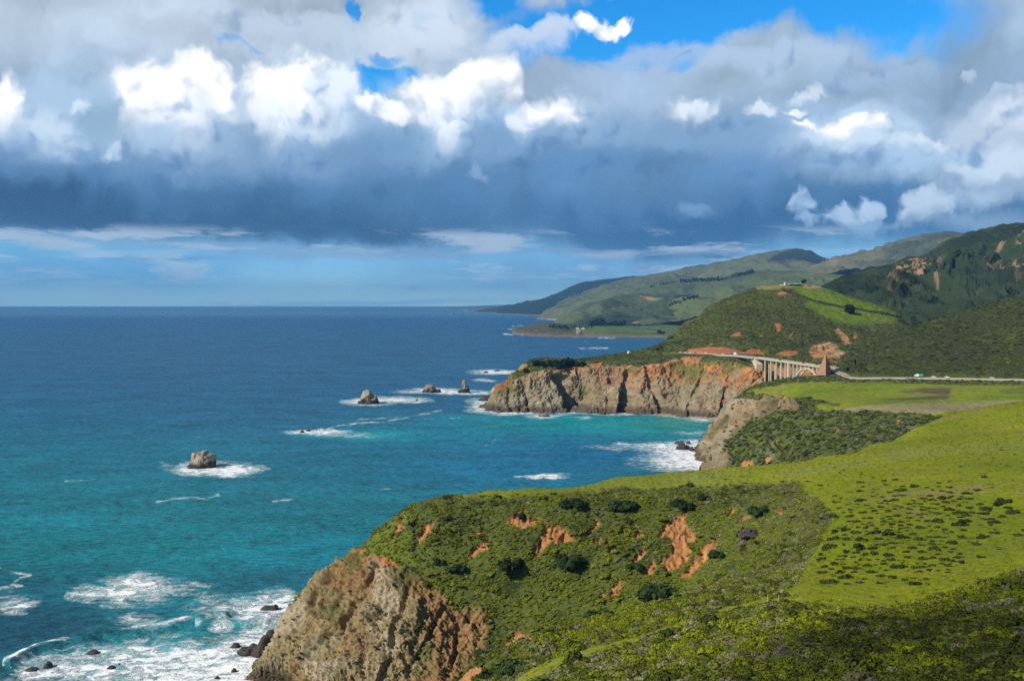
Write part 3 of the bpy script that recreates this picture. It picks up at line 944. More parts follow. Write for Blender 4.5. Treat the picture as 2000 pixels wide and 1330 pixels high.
def mid_alb(c):
    n1, n2, n3 = fn(c, 0.01, 4, 21), fn(c, 0.05, 4, 22), fn(c, 0.2, 3, 23)
    a = np.empty(c.sh + (3,))
    a[:] = SCRUB
    a = lerp(a, SAGE, sstep(0.1, .5, n2 + .3 * n1) * .7)
    a = lerp(a, SCRUB_DK, sstep(0.05, .35, n3 - .4 * n2))
    g = np.empty(c.sh + (3,))
    g[:] = (0.185, 0.225, 0.014)
    st = fbm(c.V0.reshape(-1, 3) * np.array([.5, 1, 1]), 0.02, 5, .6, seed=33).reshape(c.sh)
    g = lerp(g, GRASS_DRY, sstep(0, .4, st) * .6)
    g = lerp(g, (0.10, 0.17, 0.008), sstep(-.05, -.4, st) * .7)
    jx, jy = jit(c.px, c.py, c.V0, 8, .03, 7)
    brown = np.maximum(sstep(-2, 2, poly_sd(jx, jy, [(1750, 763), (1800, 759), (1860, 760), (1855, 770), (1800, 765)])),
                       sstep(-2, 2, poly_sd(jx, jy, [(1715, 783), (1780, 775), (1830, 770), (1858, 772), (1850, 780), (1780, 781)])))
    g = lerp(g, (0.10, 0.075, 0.04), brown * .9)
    field = sstep(-1.5, 1.5, poly_sd(c.px + 4 * n2, c.py + 1.5 * n2, [(1600, 803), (1700, 791), (1850, 786), (2000, 780), (2150, 776), (2150, 789), (2000, 791), (1880, 801), (1800, 811), (1700, 806)]))
    g = lerp(g, (0.26, 0.22, 0.12), field * .9)
    dk = 1 - sstep(1.0, 3.0, line_d(jx, jy, [(1540, 783), (1600, 788), (1640, 792)]))
    g = lerp(g, SCRUB, dk)
    a = lerp(a, g, c.meadow)
    # scrub strip below the road with yellow flowers
    sc = pmask(c, [[(1890, 742), (2140, 744), (2140, 752), (2000, 753), (1960, 752), (1900, 750)], [(1950, 762), (2000, 756), (2140, 756), (2140, 772), (1955, 769)],
                   [(1790, 741), (1890, 743), (1880, 749), (1800, 746)]], 1.5, 3, .05, 8)
    a = lerp(a, SCRUB_LT, sc * .9)
    yel = pmask(c, [[(1615, 741), (1700, 740), (1710, 744), (1640, 745)], [(1780, 741), (1812, 742), (1812, 745), (1790, 745)]], 1, 4, .1, 6) * sstep(-.1, .2, n3)
    a = lerp(a, (0.42, 0.36, 0.01), yel)
    rk = np.empty(c.sh + (3,))
    rk[:] = ROCK_GY
    rk = lerp(rk, (0.33, 0.22, 0.12), sstep(.0, .35, fn(c, .018, 4, 44)) * sstep(15, 40, c.V[..., 2]) * .8)
    rk = lerp(rk, (0.33, 0.315, 0.26), sstep(-12, 12, 30 - line_d(c.px, c.py, [(1450, 805), (1435, 825), (1410, 850), (1395, 885)])) * sstep(-.25, .2, n2) * .9)
    rk = lerp(rk, (0.10, 0.115, 0.04), sstep(.05, .25, fn(c, .03, 5, 45)) * .8)
    rk = lerp(rk, ROCK_DK, sstep(.1, .5, .35 - c.r1) * .6)
    rk = lerp(rk, ROCK_DK, sstep(8, 2, c.V[..., 2]) * .8)
    a = lerp(a, rk * np.array([.96, .86, .72]), c.rock)
    a = lerp(a, SOIL, c.soil)
    return a


far_mat = land_material('far_land_surface', 0.8, 0.7, 0.16)
MIDC = land('terrace_terrain', mid_H, 1340, 2120, 430, 640, 1210, 420, mid_alb, mid_disp, far_mat)

# ------------------------------------------------------------------ headland with the sea cliff
HEAD = pts_of(
    [('z', *p) for p in [(958, 800, -1), (985, 806, -1), (1030, 805, -1), (1105, 807, -1), (1130, 801, -1), (1215, 809, -1), (1235, 809, -1), (1300, 806, 1), (1390, 812, 2), (1440, 815, 2)]]
    + [('y', *p) for p in [
        (968, 775, 1385), (985, 745, 1390), (1000, 728, 1398), (1040, 718, 1402), (1100, 718, 1400), (1150, 714, 1410), (1200, 714, 1408), (1250, 714, 1388), (1300, 710, 1390),
        (1350, 700, 1385), (1400, 703, 1352), (1440, 707, 1342), (1478, 712, 1325), (1490, 740, 1320), (1500, 770, 1290),
        (1020, 712, 1440), (1035, 708, 1462), (1090, 708, 1470), (1140, 702, 1475), (1200, 692, 1500), (1240, 685, 1520), (1270, 677, 1555), (1300, 664, 1620),
        (1340, 689, 1445), (1400, 692, 1402), (1478, 698, 1316), (1300, 690, 1460), (1250, 700, 1440), (1340, 693, 1425), (1400, 697, 1380), (1440, 700, 1350)]]
    + [('w', *p) for p in [
        (930, 1380, -15), (960, 1450, 0), (985, 1480, 10), (1000, 1530, -10), (1040, 1540, 20), (1040, 1620, -20), (1140, 1550, 30), (1140, 1640, -15), (1200, 1600, 40), (1200, 1680, -10),
        (1270, 1660, 50), (1270, 1740, 0), (1000, 1300, -15), (1200, 1300, -12), (1350, 1270, -10), (930, 1550, -25), (1400, 1500, 80), (1478, 1420, 76), (1520, 1330, 40), (1540, 1300, 10),
        (1540, 1400, 40), (1500, 1240, -2), (1350, 1600, 95), (1300, 1720, 60)]])
head_H = Surf(HEAD, smooth=5e-5)


def head_disp(c):
    v = c.V0
    cliff = sstep(72, 55, v[..., 2] + 8 * fn(c, .02, 3, 3)) * (v[..., 1] < 1450) * sstep(1520, 1480, c.px)
    top = np.interp(c.px, [960, 1000, 1040, 1100, 1150, 1200, 1250, 1300, 1350, 1400, 1440, 1480, 1510],
                    [765, 745, 728, 722, 718, 716, 716, 712, 704, 707, 712, 722, 745])
    jx, jy = jit(c.px, c.py, v, 6, .03, 4)
    c.cliff = sstep(-5, 5, jy - top) * (v[..., 1] < 1460)
    c.hgt = np.clip((jy - top) / (806 - top), 0, 1)
    # deep gullies cut between the ribs: (px at top, px at bottom, half width, depth)
    d = np.zeros(c.sh)
    for p0, p1, w, dep in [(1082, 1120, 17, 26), (1020, 1034, 7, 7), (1236, 1222, 17, 24), (1258, 1292, 9, 10), (1195, 1188, 8, 5),
                           (1345, 1330, 12, 5), (1390, 1352, 11, 6), (1440, 1415, 11, 7), (990, 1000, 6, 5), (1160, 1140, 8, 4)]:
        pc = p0 + (p1 - p0) * c.hgt + 3 * fn(c, .04, 3, p0)
        t = (c.px - pc + 4 * fn(c, .09, 3, p0 + 7)) / w
        dep = dep * (.55 + 1.1 * np.clip(.5 + fn(c, .025, 3, p0 + 3), 0, 1))
        # steep on the left wall, gentle on the right
        d -= dep * np.where(t < 0, sstep(-1.0, -.15, t), sstep(1.5, 0.0, t)) * sstep(0.02, .3, c.hgt) * (0.5 + .5 * c.hgt)
    r1 = ridged(v.reshape(-1, 3) @ np.array([[.85, 0, .5], [0, 1, 0], [-.5, 0, .85]]) * np.array([1, 1, .75]), 0.030, 5, .58, seed=22).reshape(c.sh)
    r2 = fbm(v.reshape(-1, 3), 0.06, 5, .6, seed=26).reshape(c.sh)
    c.r1, c.r2, c.gul = r1, r2, d
    r3 = ridged(v.reshape(-1, 3) * np.array([1.2, 1, .6]), 0.09, 4, .6, seed=29).reshape(c.sh)
    out = c.n * (c.cliff * (12 * (r1 - .3) + 6 * r2 + 3.5 * (r3 - .3)) + (1 - c.cliff) * (2.5 * fn(c, .015, 4, 5) + 1.0 * fn(c, .07, 3, 6)))[..., None]
    road = sstep(12, 5, line_d(c.px, c.py, [(1335, 689), (1400, 692), (1478, 698)]))
    out *= (1 - .9 * road)[..., None]
    out[..., 1] += -d * c.cliff
    out[..., 0] += d * .35 * c.cliff
    return out


def head_alb(c):
    n1, n2, n3 = fn(c, 0.008, 4, 21), fn(c, 0.035, 4, 22), fn(c, 0.14, 3, 23)
    a = np.empty(c.sh + (3,))
    a[:] = (0.07, 0.085, 0.025)
    a = lerp(a, SCRUB_DK, sstep(0.0, .3, n2))
    a = lerp(a, (0.14, 0.16, 0.03), sstep(.05, .35, n1 + .4 * n3) * .7)
    rk = np.empty(c.sh + (3,))
    rk[:] = (0.255, 0.225, 0.155)
    rk = lerp(rk, (0.25, 0.235, 0.18), sstep(-.1, .3, n1 + .3 * n2))
    rk = lerp(rk, (0.22, 0.16, 0.10), sstep(.0, .3, n2 - .3 * n1) * .45)
    rk = lerp(rk, (0.40, 0.37, 0.28), sstep(.12, .35, fn(c, .05, 5, 57, .6)) * .7)
    east = sstep(1080, 1300, c.px)
    org = sstep(.42, .05, c.hgt + .55 * n2 - .16 * east + .25 * n1) * sstep(-.25, .1, n3)
    rk = lerp(rk, (0.38, 0.19, 0.08), org * (.40 + .45 * east))
    rk = lerp(rk, (0.26, 0.10, 0.06), sstep(.16, .32, fn(c, .02, 4, 51)) * east * .7)
    rk = lerp(rk, (0.11, 0.13, 0.03), sstep(.05, .3, fn(c, .018, 5, 52) + .1 * (1 - c.hgt)) * .75 * sstep(.85, .5, c.hgt))
    rk = lerp(rk, ROCK_DK, sstep(.05, .45, .3 - c.r1) * .5)
    rk = lerp(rk, (0.07, .055, .045), sstep(12, 4, c.V[..., 2] + 4 * n2) * .85)
    a = lerp(a, rk * np.array([1.08, 1.0, .92]), c.cliff)
    tip = sstep(1075, 1010, c.px + 30 * n2) * sstep(.45, .1, c.hgt + .3 * n2) * (c.py > 708)
    a = lerp(a, (0.15, 0.17, 0.02), tip * .8 * sstep(-.2, .2, n2))
    a = lerp(a, (0.30, 0.12, 0.06), sstep(.05, .3, n2 + .2) * tip * sstep(1010, 985, c.px + 8 * n3) * .9)
    # bare orange earth along the rim
    rim = pmask(c, [[(1095, 722), (1130, 716), (1145, 712), (1142, 722), (1110, 730)], [(1150, 712), (1175, 708), (1170, 722), (1155, 722)],
                    [(1225, 716), (1232, 712), (1236, 720), (1228, 724)], [(1253, 715), (1285, 710), (1290, 718), (1270, 726), (1255, 730)], [(1290, 712), (1320, 698), (1330, 706), (1300, 724)],
                    [(1328, 698), (1372, 696), (1366, 714), (1340, 716)], [(1372, 714), (1410, 712), (1412, 732), (1385, 730)], [(1432, 722), (1440, 718), (1442, 724), (1434, 726)],
                    [(1008, 716), (1030, 710), (1030, 713), (1012, 722)], [(1412, 740), (1432, 735), (1432, 765), (1415, 765)], [(1450, 722), (1480, 715), (1492, 745), (1460, 750)]], 1.5, 4, .04, 9)
    a = lerp(a, (0.44, 0.205, 0.080), rim * (.75 + .25 * sstep(-.2, .2, n3)))
    c.bank = pmask(c, BANK, 1.2, 2.0, .06, 8)
    a = lerp(a, SOIL_RED, c.bank)
    return a


HEADC = land('headland', head_H, 920, 1545, 640, 1285, 1760, 420, head_alb, head_disp, far_mat, zmin=-10)

# ------------------------------------------------------------------ hill beyond the bridge
GH = pts_of(
    [('y', *p) for p in [
        (1270, 684, 1560), (1300, 661, 1640), (1335, 633, 1720), (1380, 601, 1800), (1420, 581, 1850), (1470, 563, 1880), (1510, 557, 1890), (1560, 555, 1880), (1600, 559, 1870), (1640, 572, 1860),
        (1700, 591, 1850), (1745, 607, 1850), (1768, 622, 1850),
        (1340, 683, 1475), (1400, 683, 1445), (1480, 688, 1420), (1540, 690, 1425), (1600, 690, 1440), (1650, 668, 1520), (1700, 650, 1600), (1400, 645, 1580), (1500, 620, 1650),
        (1560, 592, 1730), (1550, 650, 1530), (1620, 640, 1590), (1640, 610, 1720), (1700, 622, 1730), (1500, 578, 1800), (1450, 600, 1740), (1610, 672, 1495), (1580, 655, 1520), (1590, 610, 1680),
        (1500, 735, 1370), (1560, 732, 1370), (1620, 720, 1330)]]
    + [('w', px, Y + 130, H_CAM - Y * (py - EYE) / FPX - 30) for px, py, Y in [(1335, 633, 1720), (1420, 581, 1850), (1510, 557, 1890), (1600, 559, 1870), (1700, 591, 1850), (1768, 622, 1850)]]
    + [('w', px, Y + 350, H_CAM - Y * (py - EYE) / FPX - 110) for px, py, Y in [(1335, 633, 1720), (1420, 581, 1850), (1510, 557, 1890), (1600, 559, 1870), (1700, 591, 1850), (1768, 622, 1850)]]
    + [('w', 1280, 1760, -10), ('w', 1250, 1620, 10), ('w', 1310, 1850, -10), ('w', 1520, 1300, 8), ('w', 1600, 1260, 15), ('w', 1820, 1800, 80), ('w', 1820, 1500, 90), ('w', 1700, 1400, 70),
       ('w', 1340, 1420, 60), ('w', 1400, 1390, 60)])
_hill = Surf(GH, smooth=5e-5)


def hill_H(x, y):
    px = CXP + FPX * x / y
    return _hill(x, y) - 120 * sstep(1450, 1415, y) * sstep(1500, 1485, px)



def hill_disp(c):
    n = fn(c, .006, 5, 3)
    d = 7 * n + 2.2 * fn(c, .03, 4, 4) + 1.5 * fn(c, .1, 3, 5)
    c.rocky = pmask(c, [[(1575, 690), (1600, 672), (1628, 668), (1648, 690), (1640, 700), (1590, 700)], [(1632, 645), (1640, 642), (1665, 668), (1655, 675)]], 3, 8, .03, 4)
    d += c.rocky * 7 * (rn(c, .05, 4, 2) - .3)
    d *= sstep(0, 25, 2000 - c.V0[..., 1]) * .8 + .2
    bank = sstep(3, -3, np.abs(c.py - 689) - 4)
    return c.n * (d * (1 - .8 * bank))[..., None]


def hill_alb(c):
    n1, n2, n3 = fn(c, 0.006, 4, 21), fn(c, 0.025, 4, 22), fn(c, 0.1, 3, 23)
    a = np.empty(c.sh + (3,))
    a[:] = (0.074, 0.084, 0.022)
    a = lerp(a, SCRUB_DK, sstep(.0, .3, n3 + .2 * n2))
    a = lerp(a, (0.12, 0.135, 0.07), sstep(.1, .4, n2) * .6 * sstep(600, 660, c.py))
    a = lerp(a, (0.085, 0.10, 0.02), sstep(-.1, .3, n1) * .7)
    g = np.empty(c.sh + (3,))
    g[:] = (0.135, 0.205, 0.010)
    g = lerp(g, (0.17, 0.18, 0.04), sstep(0, .35, n2) * .7)
    g = lerp(g, SCRUB, sstep(.15, .3, n3 + .3 * n2) * .6)
    m = pmask(c, [[(1552, 552), (1600, 556), (1640, 570), (1745, 605), (1760, 620), (1745, 630), (1700, 638), (1640, 632), (1600, 612), (1575, 590)]], 13, 16, .02, 5, 6)
    m *= sstep(640, 620, c.py + .12 * (1650 - c.px) + 12 * n2)
    a = lerp(a, g, m)
    a = lerp(a, (0.24, 0.22, 0.075), pmask(c, [[(1470, 558), (1540, 550), (1560, 556), (1545, 563), (1480, 566)]], 2, 3, .03, 6) * .8)
    a = lerp(a, (0.36, 0.27, 0.13), pmask(c, [[(1566, 553), (1600, 558), (1604, 562), (1570, 561)]], 1.5, 2, .05, 7))
    hedge = 1 - sstep(1.2, 2.8, line_d(c.px + 2 * n3, c.py + 2 * n3, [(1530, 566), (1560, 577), (1590, 588), (1640, 598), (1700, 606), (1770, 622)]))
    a = lerp(a, (0.05, 0.05, 0.03), hedge)
    dirt = pmask(c, [[(1327, 693), (1340, 686), (1380, 679), (1420, 681), (1440, 686), (1452, 688), (1470, 682), (1482, 683), (1490, 694), (1440, 697), (1390, 693)],
                     [(1515, 692), (1530, 684), (1555, 682), (1560, 690), (1540, 696)], [(1449, 560), (1462, 560), (1462, 566), (1452, 566)], [(1517, 572), (1530, 569), (1538, 574), (1522, 576)],
                     [(1513, 632), (1524, 634), (1525, 646), (1518, 648)], [(1427, 654), (1445, 650), (1447, 656), (1430, 657)], [(1540, 660), (1549, 648), (1548, 654)], [(1482, 655), (1488, 653), (1488, 657)],
                     [(1665, 655), (1672, 650), (1674, 658), (1668, 660)], [(1385, 672), (1392, 668), (1390, 674)]], 1.2, 2.5, .06, 8)
    c.bank = pmask(c, BANK, 1.2, 2.0, .06, 8)
    dirt = np.maximum(dirt, c.bank)
    a = lerp(a, SOIL_RED, dirt * .95)
    rk = np.empty(c.sh + (3,))
    rk[:] = (0.42, 0.20, 0.10)
    rk = lerp(rk, (0.45, 0.33, 0.18), sstep(0, .3, n2))
    rk = lerp(rk, SCRUB, sstep(.05, .25, n3) * .8)
    a = lerp(a, rk, c.rocky)
    # canyon wall under the bridge
    can = sstep(700, 712, c.py + 6 * n2) * (c.V0[..., 1] < 1440)
    cw = lerp(rk, SCRUB_DK, sstep(-.1, .2, n2 + .3 * n3))
    a = lerp(a, cw, can)
    return a


HILLC = land('hill', hill_H, 1240, 1830, 480, 1290, 2250, 380, hill_alb, hill_disp, far_mat, zmin=-10)

# ------------------------------------------------------------------ scrub hill on the right
SH = pts_of(
    [('y', *p) for p in [
        (1628, 722, 1050), (1642, 702, 1110), (1700, 667, 1220), (1760, 642, 1290), (1850, 612, 1360), (1920, 595, 1400), (2000, 583, 1430), (2130, 568, 1450),
        (1622, 737, 1000), (1700, 737, 992), (1800, 738, 965), (2000, 740, 912), (2130, 741, 890), (1690, 710, 1060), (1750, 690, 1110), (1850, 680, 1120), (1950, 660, 1150), (2000, 640, 1210), (1900, 630, 1260)]]
    + [('w', px, Y + 120, H_CAM - Y * (py - EYE) / FPX - 12) for px, py, Y in [(1642, 702, 1110), (1760, 642, 1290), (1850, 612, 1360), (2000, 583, 1430), (2130, 568, 1450)]]
    + [('w', px, Y + 350, H_CAM - Y * (py - EYE) / FPX - 70) for px, py, Y in [(1642, 702, 1110), (1760, 642, 1290), (1850, 612, 1360), (2000, 583, 1430), (2130, 568, 1450)]]
    + [('w', 1600, 1130, 40), ('w', 1590, 1050, 58), ('w', 1620, 1180, 60), ('w', 1580, 1250, 20)])
scrub_H = Surf(SH, smooth=5e-5)


def scrub_disp(c):
    d = 6 * fn(c, .008, 4, 3) + 2.5 * fn(c, .03, 4, 4) + 1.4 * fn(c, .12, 3, 5)
    d *= sstep(0, 14, c.V0[..., 2] - 76) * .9 + .1
    return c.n * d[..., None]


def scrub_alb(c):
    n1, n2, n3 = fn(c, 0.007, 4, 21), fn(c, 0.04, 4, 22), fn(c, 0.14, 3, 23)
    a = np.empty(c.sh + (3,))
    a[:] = (0.046, 0.056, 0.016)
    a = lerp(a, SCRUB_DK, sstep(0, .3, n3))
    a = lerp(a, (0.075, 0.10, 0.015), sstep(.05, .4, n1 + .2 * n2))
    return a


SCRUBC = land('scrub_hill', scrub_H, 1575, 2130, 420, 895, 1800, 360, scrub_alb, scrub_disp, far_mat, zmin=-10)


# ------------------------------------------------------------------ mountains and far coast
def crest_back(pts, steps=((.05, .05), (.18, .25))):
    out = []
    for px, py, Y in pts:
        z = H_CAM - Y * (py - EYE) / FPX
        for dy, dz in steps:
            out.append(('w', px, Y * (1 + dy), z - max(z, 60) * dz))
    return out


def crest_clear(c):
    """how far a point lies below the skyline of its column, as a share of the hill"""
    top = c.py.min(axis=1, keepdims=True)
    bot = c.py.max(axis=1, keepdims=True)
    return (c.py - top) / (bot - top + 1e-6)


def far_land(name, crest, front, px0, px1, nc, nr, Y0, Y1, col, amp, sc, extra=(), zmin=-12, rock=None, mat=None, ridge=0.0, patches=()):
    S = Surf(pts_of([('y', *p) for p in crest] + crest_back(crest) + [('y', *p) for p in front] + list(extra)), smooth=3e-5)

    def disp(c):
        k = sstep(0, 60, c.V0[..., 2]) * (.3 + .7 * sstep(0, .25, crest_clear(c)))
        sp = ridged(c.V0.reshape(-1, 3) @ np.array([[1, 0, 0], [.35, .22, 0], [0, 0, 0]]) + 400 * fbm(c.V0.reshape(-1, 3), sc * .8, 3, seed=33)[:, None] * np.array([1, 0, 0]), sc * 1.9, 4, .5, seed=31).reshape(c.sh)
        d = amp * fn(c, sc, 5, 3) + 1.6 * ridge * (sp - .4) + 1.2 * ridge * (rn(c, sc * 1.4, 5, 6) - .35) + .45 * ridge * (rn(c, sc * 5, 4, 7) - .35)
        d = d + (rock_amp * (rn(c, sc * 6, 4, 8) - .3) * pmask(c, rock, 5, 10, sc * 4, 3) if rock else 0)
        return np.stack([c.n[..., 0] * d * k, c.n[..., 1] * d * k, c.n[..., 2] * d * k], -1)

    def alb(c):
        n1, n2, n3 = fn(c, sc, 4, 21), fn(c, sc * 5, 4, 22), fn(c, sc * 18, 3, 23)
        base, dk, lt = col
        a = np.empty(c.sh + (3,))
        a[:] = base
        a = lerp(a, dk, sstep(-.05, .35, n1 + .5 * n2 + .25 * n3))
        a = lerp(a, lt, sstep(.1, .45, n2 - .5 * n1) * .7)
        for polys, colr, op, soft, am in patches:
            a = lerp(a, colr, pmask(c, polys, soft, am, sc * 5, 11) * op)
        if rock:
            m = pmask(c, rock, 6, 14, sc * 5, 3, 5) * sstep(.0, .22, fbm(c.V0.reshape(-1, 3) * np.array([1, 1, .5]), sc * 11, 5, .62, seed=24).reshape(c.sh) + .35 * n3)
            a = lerp(a, (0.36, 0.215, 0.125), m)
        shore = sstep(14, 3, c.V[..., 2])
        a = lerp(a, (0.17, 0.125, 0.09), shore)
        return a
    rock_amp = 26
    return land(name, S, px0, px1, nc, Y0, Y1, nr, alb, disp, mat or mtn_mat, zmin=zmin)


mtn_mat = land_material('mountain_surface', 0.55, 0.5, 0.03)
far_land('mountain',
         [(1590, 566, 2400), (1650, 541, 2600), (1700, 527, 2700), (1780, 508, 2850), (1850, 475, 3000), (1892, 460, 3100), (1955, 444, 3200), (2000, 446, 3200), (2130, 452, 3200)],
         [(1660, 602, 2100), (1760, 624, 2000), (1850, 614, 2000), (2000, 588, 2050), (2130, 580, 2050), (1760, 536, 2600), (1720, 572, 2350), (1800, 556, 2380), (1900, 520, 2650), (1950, 560, 2350),
          (2000, 520, 2700), (1850, 585, 2180), (1680, 580, 2280), (1830, 530, 2600)],
         1560, 2130, 420, 380, 1450, 4200, ((0.030, 0.048, 0.022), (0.018, 0.030, 0.018), (0.060, 0.075, 0.030)), 26, .0035, ridge=34,
         extra=[('w', 1540, 2500, 80), ('w', 1560, 2100, 80), ('w', 1700, 1600, 45), ('w', 1850, 1600, 60), ('w', 2000, 1700, 90), ('w', 2130, 1700, 95), ('w', 1800, 1850, 100)],
         rock=[[(1735, 560), (1745, 528), (1775, 514), (1800, 512), (1838, 522), (1836, 532), (1810, 535), (1790, 560), (1770, 572), (1750, 580), (1738, 600)],
               [(1808, 582), (1830, 570), (1852, 562), (1850, 570), (1815, 590)], [(1935, 490), (1960, 478), (1965, 490), (1945, 500)], [(1980, 488), (2010, 480), (2010, 492), (1985, 496)],
               [(1940, 536), (1975, 540), (2010, 535), (2010, 552), (1985, 555), (1950, 545)], [(1920, 530), (1935, 545), (1928, 548)]])

far_land('far_terrace',
         [(1022, 640, 4760), (1050, 634, 4880), (1066, 631, 4950), (1090, 634, 5000), (1130, 640, 5000), (1200, 637, 5100), (1290, 637, 5100), (1400, 637, 5100)],
         [(1030, 650, 4640), (1110, 651, 4480), (1160, 652, 4430), (1200, 653, 4400), (1290, 656, 4290), (1400, 657, 4200), (1060, 648, 4600), (1085, 650, 4520)],
         1000, 1420, 260, 130, 4050, 5600, ((0.085, 0.135, 0.035), (0.06, 0.10, 0.03), (0.14, 0.16, 0.06)), 8, .004, ridge=14,
         extra=[('z', 1030, 656, -4), ('z', 1060, 657, -4), ('z', 1110, 658, -4), ('z', 1160, 660, -4), ('z', 1200, 661, -4), ('z', 1290, 662, -4), ('z', 1400, 664, -4), ('w', 1015, 4700, -12), ('w', 1005, 4850, -14),
                ('w', 1010, 5300, -14), ('w', 1100, 4150, -14), ('w', 1300, 4000, -14), ('w', 1080, 5500, 20), ('w', 1300, 5500, 40)],
         patches=[([[(1000, 660), (1010, 640), (1050, 628), (1085, 632), (1110, 640), (1125, 652), (1130, 670), (1000, 670)]], (0.075, 0.070, 0.042), .9, 3, 8),
                  ([[(1100, 653), (1300, 657), (1420, 657), (1420, 670), (1100, 668)]], (0.20, 0.135, 0.09), .85, 2, 5),
                  ([[(1070, 632), (1100, 630), (1135, 636), (1120, 644), (1085, 644)]], (0.03, 0.045, 0.02), .85, 3, 8)])

far_land('foothill',
         [(1218, 640, 5300), (1262, 612, 5700), (1300, 598, 6000), (1340, 584, 6200), (1400, 567, 6400), (1470, 547, 6500), (1540, 535, 6600), (1620, 537, 6600), (1700, 546, 6600), (1800, 552, 6600)],
         [(1240, 636, 5250), (1310, 639, 5200), (1400, 640, 5150), (1500, 640, 5150), (1700, 640, 5150), (1400, 605, 5700), (1500, 580, 5900), (1320, 615, 5650), (1650, 580, 5900)],
         1200, 1820, 320, 180, 5050, 8200, ((0.100, 0.122, 0.044), (0.065, 0.088, 0.038), (0.145, 0.15, 0.06)), 38, .0011, ridge=46, extra=[('w', 1190, 5500, 10), ('w', 1200, 5900, 30)],
         patches=[([[(1222, 634), (1232, 622), (1244, 630), (1246, 638), (1228, 640)]], (0.42, 0.19, 0.10), .9, 2, 3)])

far_land('coast_hill',
         [(1070, 640, 5250), (1110, 616, 5700), (1160, 599, 6000), (1200, 581, 6300), (1225, 574, 6400), (1260, 582, 6500), (1300, 590, 6550), (1360, 590, 6600)],
         [(1100, 638, 5250), (1160, 636, 5250), (1240, 634, 5300), (1330, 634, 5400), (1160, 615, 5650), (1230, 605, 5800)],
         1050, 1400, 240, 150, 5100, 8300, ((0.052, 0.072, 0.035), (0.030, 0.045, 0.028), HILL), 24, .0014, ridge=30,
         extra=[('w', 1045, 5300, -60), ('w', 1050, 6000, -80), ('w', 1055, 7000, -80), ('w', 1062, 5600, -20)],
         patches=[([[(1060, 640), (1110, 612), (1165, 600), (1185, 606), (1150, 625), (1120, 638)]], (0.10, 0.125, 0.06), .8, 5, 8),
                  ([[(1218, 575), (1226, 572), (1250, 580), (1275, 588), (1292, 592), (1270, 591), (1240, 583)]], (0.38, 0.20, 0.11), .85, 1.5, 3)])

far_land('wooded_hill',
         [(1130, 603, 7000), (1180, 590, 7200), (1240, 572, 7400), (1285, 560, 7500), (1330, 550, 7700), (1400, 542, 7900), (1440, 536, 8000), (1470, 530, 8000), (1540, 532, 8000), (1620, 540, 8000)],
         [(1140, 612, 6700), (1220, 600, 6700), (1300, 590, 6700), (1400, 575, 6900), (1300, 573, 7100)],
         1100, 1660, 260, 120, 6500, 9800, ((0.080, 0.100, 0.044), (0.048, 0.066, 0.034), (0.12, 0.13, 0.06)), 30, .0011, ridge=30, extra=[('w', 1095, 7000, -60), ('w', 1095, 7600, -60), ('w', 1100, 8600, -60)])

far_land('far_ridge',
         [(1050, 622, 9500), (1062, 618, 9650), (1090, 604, 9900), (1130, 585, 10200), (1160, 571, 10400), (1200, 553, 10800), (1250, 542, 11000), (1310, 536, 11000), (1370, 528, 11000), (1430, 518, 11000),
          (1480, 502, 11000), (1530, 492, 11000), (1560, 488, 11000), (1580, 492, 11000), (1597, 505, 11000), (1628, 528, 11000), (1700, 540, 11000)],
         [(1160, 612, 8900), (1220, 590, 9000), (1300, 565, 9300), (1400, 550, 9500), (1480, 532, 9600), (1560, 520, 9800), (1510, 510, 10300), (1600, 528, 9700), (1150, 595, 9600)],
         1030, 1730, 340, 170, 8500, 14500, ((0.105, 0.118, 0.055), (0.065, 0.080, 0.042), (0.16, 0.16, 0.085)), 60, .0006, ridge=80,
         extra=[('w', 1030, 9000, -120), ('w', 1030, 10500, -120), ('w', 1030, 12000, -120), ('w', 1055, 8600, -80), ('z', 1062, 624, -5), ('z', 1100, 627, -5), ('w', 1035, 9700, -14), ('w', 1050, 10500, -10), ('w', 1120, 8600, -10), ('w', 1200, 8500, 30)],
         patches=[([[(1500, 530), (1512, 508), (1545, 492), (1562, 489), (1600, 500), (1640, 530)]], (0.020, 0.032, 0.030), 1.0, 4, 8)])  # shade of the peak's right face painted dark into the albedo

far_land('inland_ridge',
         [(1590, 540, 9300), (1640, 507, 9200), (1680, 500, 9000), (1720, 493, 8700), (1760, 478, 8400), (1800, 466, 8100), (1850, 460, 7900), (1900, 464, 7800), (1960, 476, 7800)],
         [(1620, 545, 8200), (1750, 530, 7000), (1850, 510, 6700), (1700, 520, 7900), (1800, 492, 7300), (1950, 520, 6700)],
         1580, 1980, 240, 130, 6500, 11500, ((0.12, 0.12, 0.065), (0.05, 0.062, 0.045), (0.19, 0.155, 0.095)), 50, .0008, ridge=90)

far_land('dark_ridge',
         [(945, 605, 16500), (980, 603, 16000), (1010, 600, 15500), (1050, 594, 15000), (1080, 584, 14500), (1110, 565, 14300), (1135, 553, 14200), (1170, 550, 14200), (1215, 544, 14400), (1250, 540, 14800),
          (1300, 538, 15000), (1340, 522, 15200), (1370, 517, 15200), (1420, 516, 15200), (1470, 522, 15200)],
         [(1100, 600, 12400), (1160, 590, 12600), (1250, 570, 13000), (1400, 550, 13500)],
         920, 1500, 300, 110, 11000, 20000, ((0.010, 0.020, 0.020), (0.008, 0.016, 0.016), (0.014, 0.026, 0.022)), 60, .0005, ridge=60,  # near-black blue albedo stands in for cloud shadow on this ridge
         extra=[('z', 960, 608, -5), ('z', 1000, 612, -5), ('z', 1040, 617, -5), ('w', 930, 17500, -14), ('w', 940, 15000, -14), ('w', 1000, 13000, -14), ('w', 1050, 11300, -12)])

